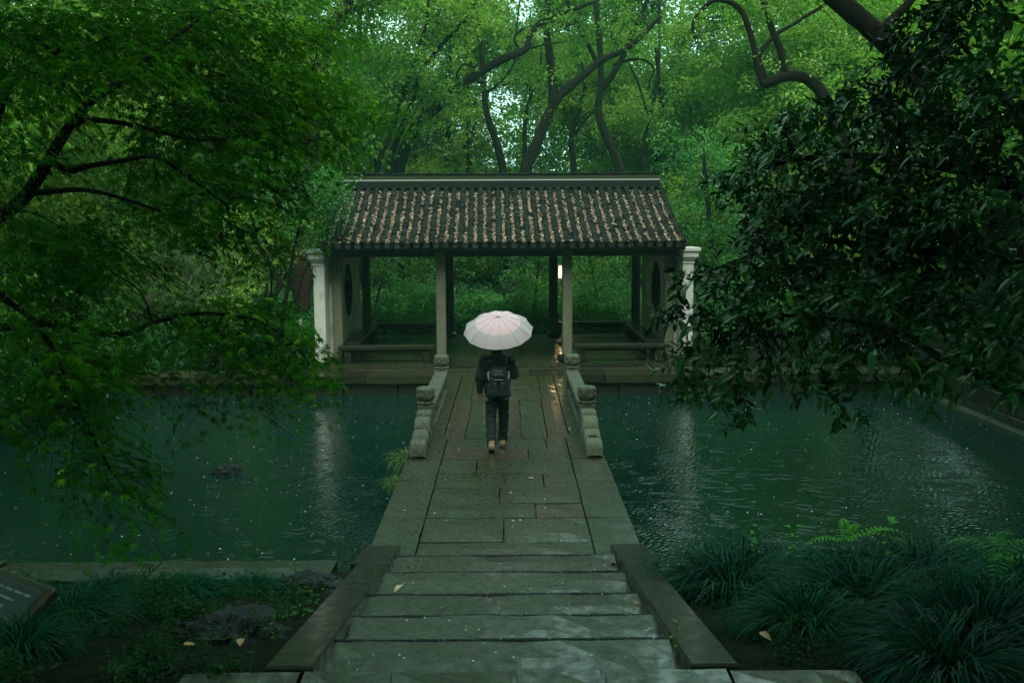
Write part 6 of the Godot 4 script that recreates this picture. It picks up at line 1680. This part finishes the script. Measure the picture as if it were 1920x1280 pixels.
func ground_cover() -> void:
	for q in [[-6.5, -1.62, "low dark weeds covering the left bank among the grass clumps"], [1.6, 6.0, "low dark weeds covering the right bank between the grass clumps"]]:
		var cl := []
		for i in 110:
			var x := rng.randf_range(q[0], q[1])
			var z := rng.randf_range(-9.3, -5.4)
			cl.append([x, ground_y(x, z) + 0.02, z, 0.16, 0.05, 0.16, 16])
		var o := Node3D.new()
		o.name = numbered("weeds")
		add_child(o)
		tag(o, q[2], "weeds", "", "stuff")
		foliage("foliage", "small", cl, Color(0.016, 0.07, 0.028), Color(0.04, 0.14, 0.04), o, Vector3(0, 0.5, 0), 0.42, 0.5)

func build_small_things() -> void:
	ground_cover()
	# boulder on the left bank
	var r := part("boulder", boulder(Vector3(0.48, 0.26, 0.42), 17), M.rock, self)
	r.position = Vector3(-1.98, 0.47, -6.65)
	r.rotation.y = 0.4
	tag(r, "large wet dark rock on the left bank beside the steps", "rock")
	r = part("boulder", boulder(Vector3(0.3, 0.12, 0.24), 29), M.rock, self)
	r.position = Vector3(-1.86, 0.14, -8.75)
	tag(r, "small wet stone at the coping's right end by the side stone", "rock")
	r = part("boulder", boulder(Vector3(0.26, 0.2, 0.17), 23), M.rock, self)
	r.position = Vector3(-4.39, -0.53, -15.2)
	tag(r, "flat dark stone just breaking the water left of the bridge", "rock")
	# sign on its stone stand
	var s := thing("sign", "tilted dark reading board on a stone stand at the lower left corner", "sign", Vector3(-3.56, 0.5, -6.5), -0.62)
	var tilt := Transform3D(Basis(Vector3.RIGHT, 0.62), Vector3(0, 0.34, 0))
	var st := begin()
	add_box(st, Vector3(0.92, 0.07, 0.62), tilt, 0.015)
	part("frame", done(st), M.stone_grey, s)
	st = begin()
	add_box(st, Vector3(0.80, 0.02, 0.50), tilt * Transform3D(Basis(), Vector3(0, 0.032, 0)), 0.004)
	part("board", done(st), M.sign_face, s)
	for row in 7:   # worn lines of small print, too far gone to read
		st = begin()
		var x := -0.34
		while x < 0.32 - 0.09 * (row % 3):
			var w := rng.randf_range(0.008, 0.022)
			add_box(st, Vector3(w, 0.003, 0.018), tilt * Transform3D(Basis(), Vector3(x, 0.0435, -0.19 + row * 0.062)), 0.001)
			x += w + (0.006 if rng.randf() < 0.8 else 0.024)
		var o := part("text_line", done(st), M.sign_ink, s)
		o.set_meta("kind", "stuff")
	for e in [-0.3, 0.3]:
		part("post", box(Vector3(0.14, 0.75, 0.14), Vector3(e, -0.05, 0.0), 0.015), M.stone_grey, s)
	# lantern behind the pavilion
	var l := thing("lantern", "lit lantern on a post behind the pavilion between two columns", "lantern", Vector3(1.8, 0.35, -34))
	part("post", box(Vector3(0.09, 1.05, 0.09), Vector3(0, 0.5, 0), 0.01), M.lamp_frame, l)
	part("base", box(Vector3(0.30, 0.04, 0.30), Vector3(0, 1.10, 0), 0.008), M.lamp_frame, l)
	part("cap", box(Vector3(0.38, 0.05, 0.38), Vector3(0, 1.56, 0), 0.015), M.lamp_frame, l)
	part("glowing_pane", box(Vector3(0.22, 0.40, 0.22), Vector3(0, 1.325, 0), 0.01), M.lamp_glow, l)
	for a in [[-1, -1], [-1, 1], [1, -1], [1, 1], [0, 1], [0, -1]]:
		part("bar", box(Vector3(0.03, 0.42, 0.03), Vector3(a[0] * 0.12, 1.325, a[1] * 0.12), 0.004), M.lamp_frame, l)
	var lamp := OmniLight3D.new()
	lamp.name = "lantern_light"
	lamp.light_color = Color(1.0, 0.84, 0.62)
	lamp.light_energy = 0.25
	lamp.light_size = 0.1
	lamp.omni_range = 30.0
	lamp.omni_attenuation = 2.0
	lamp.shadow_enabled = true
	lamp.position = Vector3(0, 1.325, 0.2)
	l.add_child(lamp)
	# fallen leaves one by one
	var lm := []
	for k in 3:
		st = begin()
		add_leaf(st, Transform3D(Basis(), Vector3(-0.04, 0, 0)), 0.08 + 0.012 * k, 0.05, 0.35, 0.3, Color.WHITE)
		lm.append(done(st))
	var tan_ := mat("leaf_tan", lin(0.46, 0.25, 0.09), 0.5)
	var red_ := mat("leaf_red", lin(0.36, 0.13, 0.08), 0.5)
	var pale_ := mat("leaf_pale", lin(0.55, 0.42, 0.24), 0.5)
	for q in [[2.25, -7.45, 0.0, tan_, "orange tan leaf highest of three fallen between the grass clumps"], [2.1, -7.2, 0.0, red_, "reddish fallen leaf lowest of three between the grass clumps"], [2.02, -7.28, 0.0, red_, "reddish fallen leaf left of its neighbour between the grass clumps"], [1.62, -6.1, 0.0, tan_, "tan fallen leaf lying by the right side stone"], [0.96, -5.75, 0.76, tan_, "tan fallen leaf in the right corner of the lowest step"], [-1.72, -6.05, 0.0, tan_, "pale tan leaf fallen at the near foot of the left side stone"], [-2.02, -5.95, 0.0, tan_, "orange leaf fallen left of the side stone's foot beside the rock"],
		[1.0, -9.35, 0.165, pale_, "pale leaf on the right end of the bottom step"], [-0.93, -7.95, 0.46, pale_, "pale leaf on the left end of the third step"], [0.28, -13.1, 0.015, pale_, "pale leaf on the bridge paving right of the middle"], [0.95, -7.2, 0.61, tan_, "tan leaf at the right end of the fourth step"], [1.15, -14.9, 0.015, pale_, "pale leaf beside the right scroll end on the bridge"]]:
		var y: float = q[2] if q[2] > 0.0 else ground_y(q[0], q[1]) + 0.09
		var o := part("fallen_leaf", lm[rng.randi() % 3], q[3], self)
		o.position = Vector3(q[0], y, q[1])
		o.basis = Basis.from_euler(Vector3(jitter(0.25), rng.randf() * TAU, jitter(0.25)))
		tag(o, q[4], "leaf", "single fallen leaves")
	# rain striking the water: little crowns of drops
	st = begin()
	for k in 5:
		var a := TAU * k / 5
		var c := Vector3(cos(a) * 0.010, 0.012 + 0.004 * (k % 2), sin(a) * 0.010)
		var r0 := 0.0045
		for f in 4:
			var a0 := TAU * f / 4
			var a1 := TAU * (f + 1) / 4
			facing(st, [c + Vector3(cos(a0), 0, sin(a0)) * r0, c + Vector3(cos(a1), 0, sin(a1)) * r0, c + Vector3(0, r0 * 1.4, 0)], c)
			facing(st, [c + Vector3(cos(a0), 0, sin(a0)) * r0, c + Vector3(cos(a1), 0, sin(a1)) * r0, c * Vector3(0.8, 0.2, 0.8)], c)
	var where := []
	for i in 600:
		var x := rng.randf_range(-9.3, 9.0)
		var z := rng.randf_range(-22.0, -9.9)
		if abs(x - BX) < 1.5: continue
		var sz := rng.randf_range(0.35, 1.0) * (1.0 if rng.randf() < 0.85 else 1.5)
		where.append(Transform3D(Basis(Vector3.UP, rng.randf() * 6.0).scaled(Vector3(sz, sz * rng.randf_range(0.6, 1.2), sz)), Vector3(x, -0.449, z)))
	tag(multi("rain_splashes", done(st), [M.droplet], where, [], self), "tiny white splashes of rain on the pond", "rain splashes", "", "stuff")
	# pale petals adrift and on the wet stone
	st = begin()
	add_leaf(st, Transform3D(Basis(), Vector3(-0.012, 0, 0)), 0.026, 0.02, 0.3, 0.1, Color.WHITE)
	where = []
	for i in 330:
		var x := rng.randf_range(-9.0, 8.8)
		var z := rng.randf_range(-23.0, -10.2)
		var y := -0.444
		if abs(x - BX) < 1.5: y = 0.012
		if z < -22.1: y = 0.012
		where.append(Transform3D(Basis(Vector3.UP, rng.randf() * 6.0).scaled(Vector3.ONE * rng.randf_range(0.5, 1.3)), Vector3(x, y, z)))
	for i in 90:
		var k := rng.randi() % 5
		where.append(Transform3D(Basis(Vector3.UP, rng.randf() * 6.0).scaled(Vector3.ONE * rng.randf_range(0.3, 0.8)), Vector3(BX + rng.randf_range(-1.05, 1.05), 0.15 * (k + 1) + 0.012, [-9.2, -8.3, -7.45, -6.65, -5.85][k] + jitter(0.3))))
	tag(multi("petals", done(st), [M.petal], where, [], self), "pale petals and specks scattered on the water and wet stone", "petals", "", "stuff")

func _ready() -> void:
	rng.seed = 20240611
	# camera
	var cam := Camera3D.new()
	cam.name = "camera"
	cam.keep_aspect = Camera3D.KEEP_HEIGHT
	cam.fov = 2.0 * rad_to_deg(atan(640.0 / 1867.0))
	cam.near = 0.1
	cam.far = 400.0
	cam.position = Vector3(0, 3.48, 0)
	cam.basis = Basis(Vector3.UP, deg_to_rad(-0.15)) * Basis(Vector3.RIGHT, deg_to_rad(-7.02)) * Basis(Vector3(0, 0, 1), deg_to_rad(-0.3))
	add_child(cam)
	cam.current = true
	# overcast sky, seen through gaps in the leaves
	var env := Environment.new()
	var sky := Sky.new()
	var sm := ProceduralSkyMaterial.new()
	sm.sky_top_color = Color(0.80, 0.985, 0.95)
	sm.sky_horizon_color = Color(0.75, 0.95, 0.91)
	sm.sky_curve = 0.3
	sm.sky_energy_multiplier = 1.0
	sm.ground_bottom_color = Color(0.10, 0.16, 0.12)
	sm.ground_horizon_color = Color(0.30, 0.38, 0.33)
	sky.sky_material = sm
	env.background_mode = Environment.BG_SKY
	env.sky = sky
	env.tonemap_mode = Environment.TONE_MAPPER_LINEAR
	env.tonemap_exposure = 2.25
	env.sdfgi_enabled = true
	env.ssao_enabled = true
	env.ssil_enabled = true
	env.fog_enabled = true
	env.fog_density = 0.0009
	env.fog_light_color = Color(0.52, 0.95, 0.80)
	var we := WorldEnvironment.new()
	we.name = "environment"
	we.environment = env
	add_child(we)
	# the sun, spread wide by cloud
	var sun := DirectionalLight3D.new()
	sun.name = "overcast_sun"
	sun.light_color = Color(0.98, 1.0, 0.95)
	sun.light_energy = 0.5
	sun.light_angular_distance = 40.0
	sun.shadow_enabled = true
	sun.rotation_degrees = Vector3(-54, 12, 0)
	add_child(sun)
	make_materials()
	build_ground()
	build_banks()
	build_bridge()
	build_steps()
	build_pavilion()
	build_trees()
	build_plants()
	build_person()
	build_small_things()
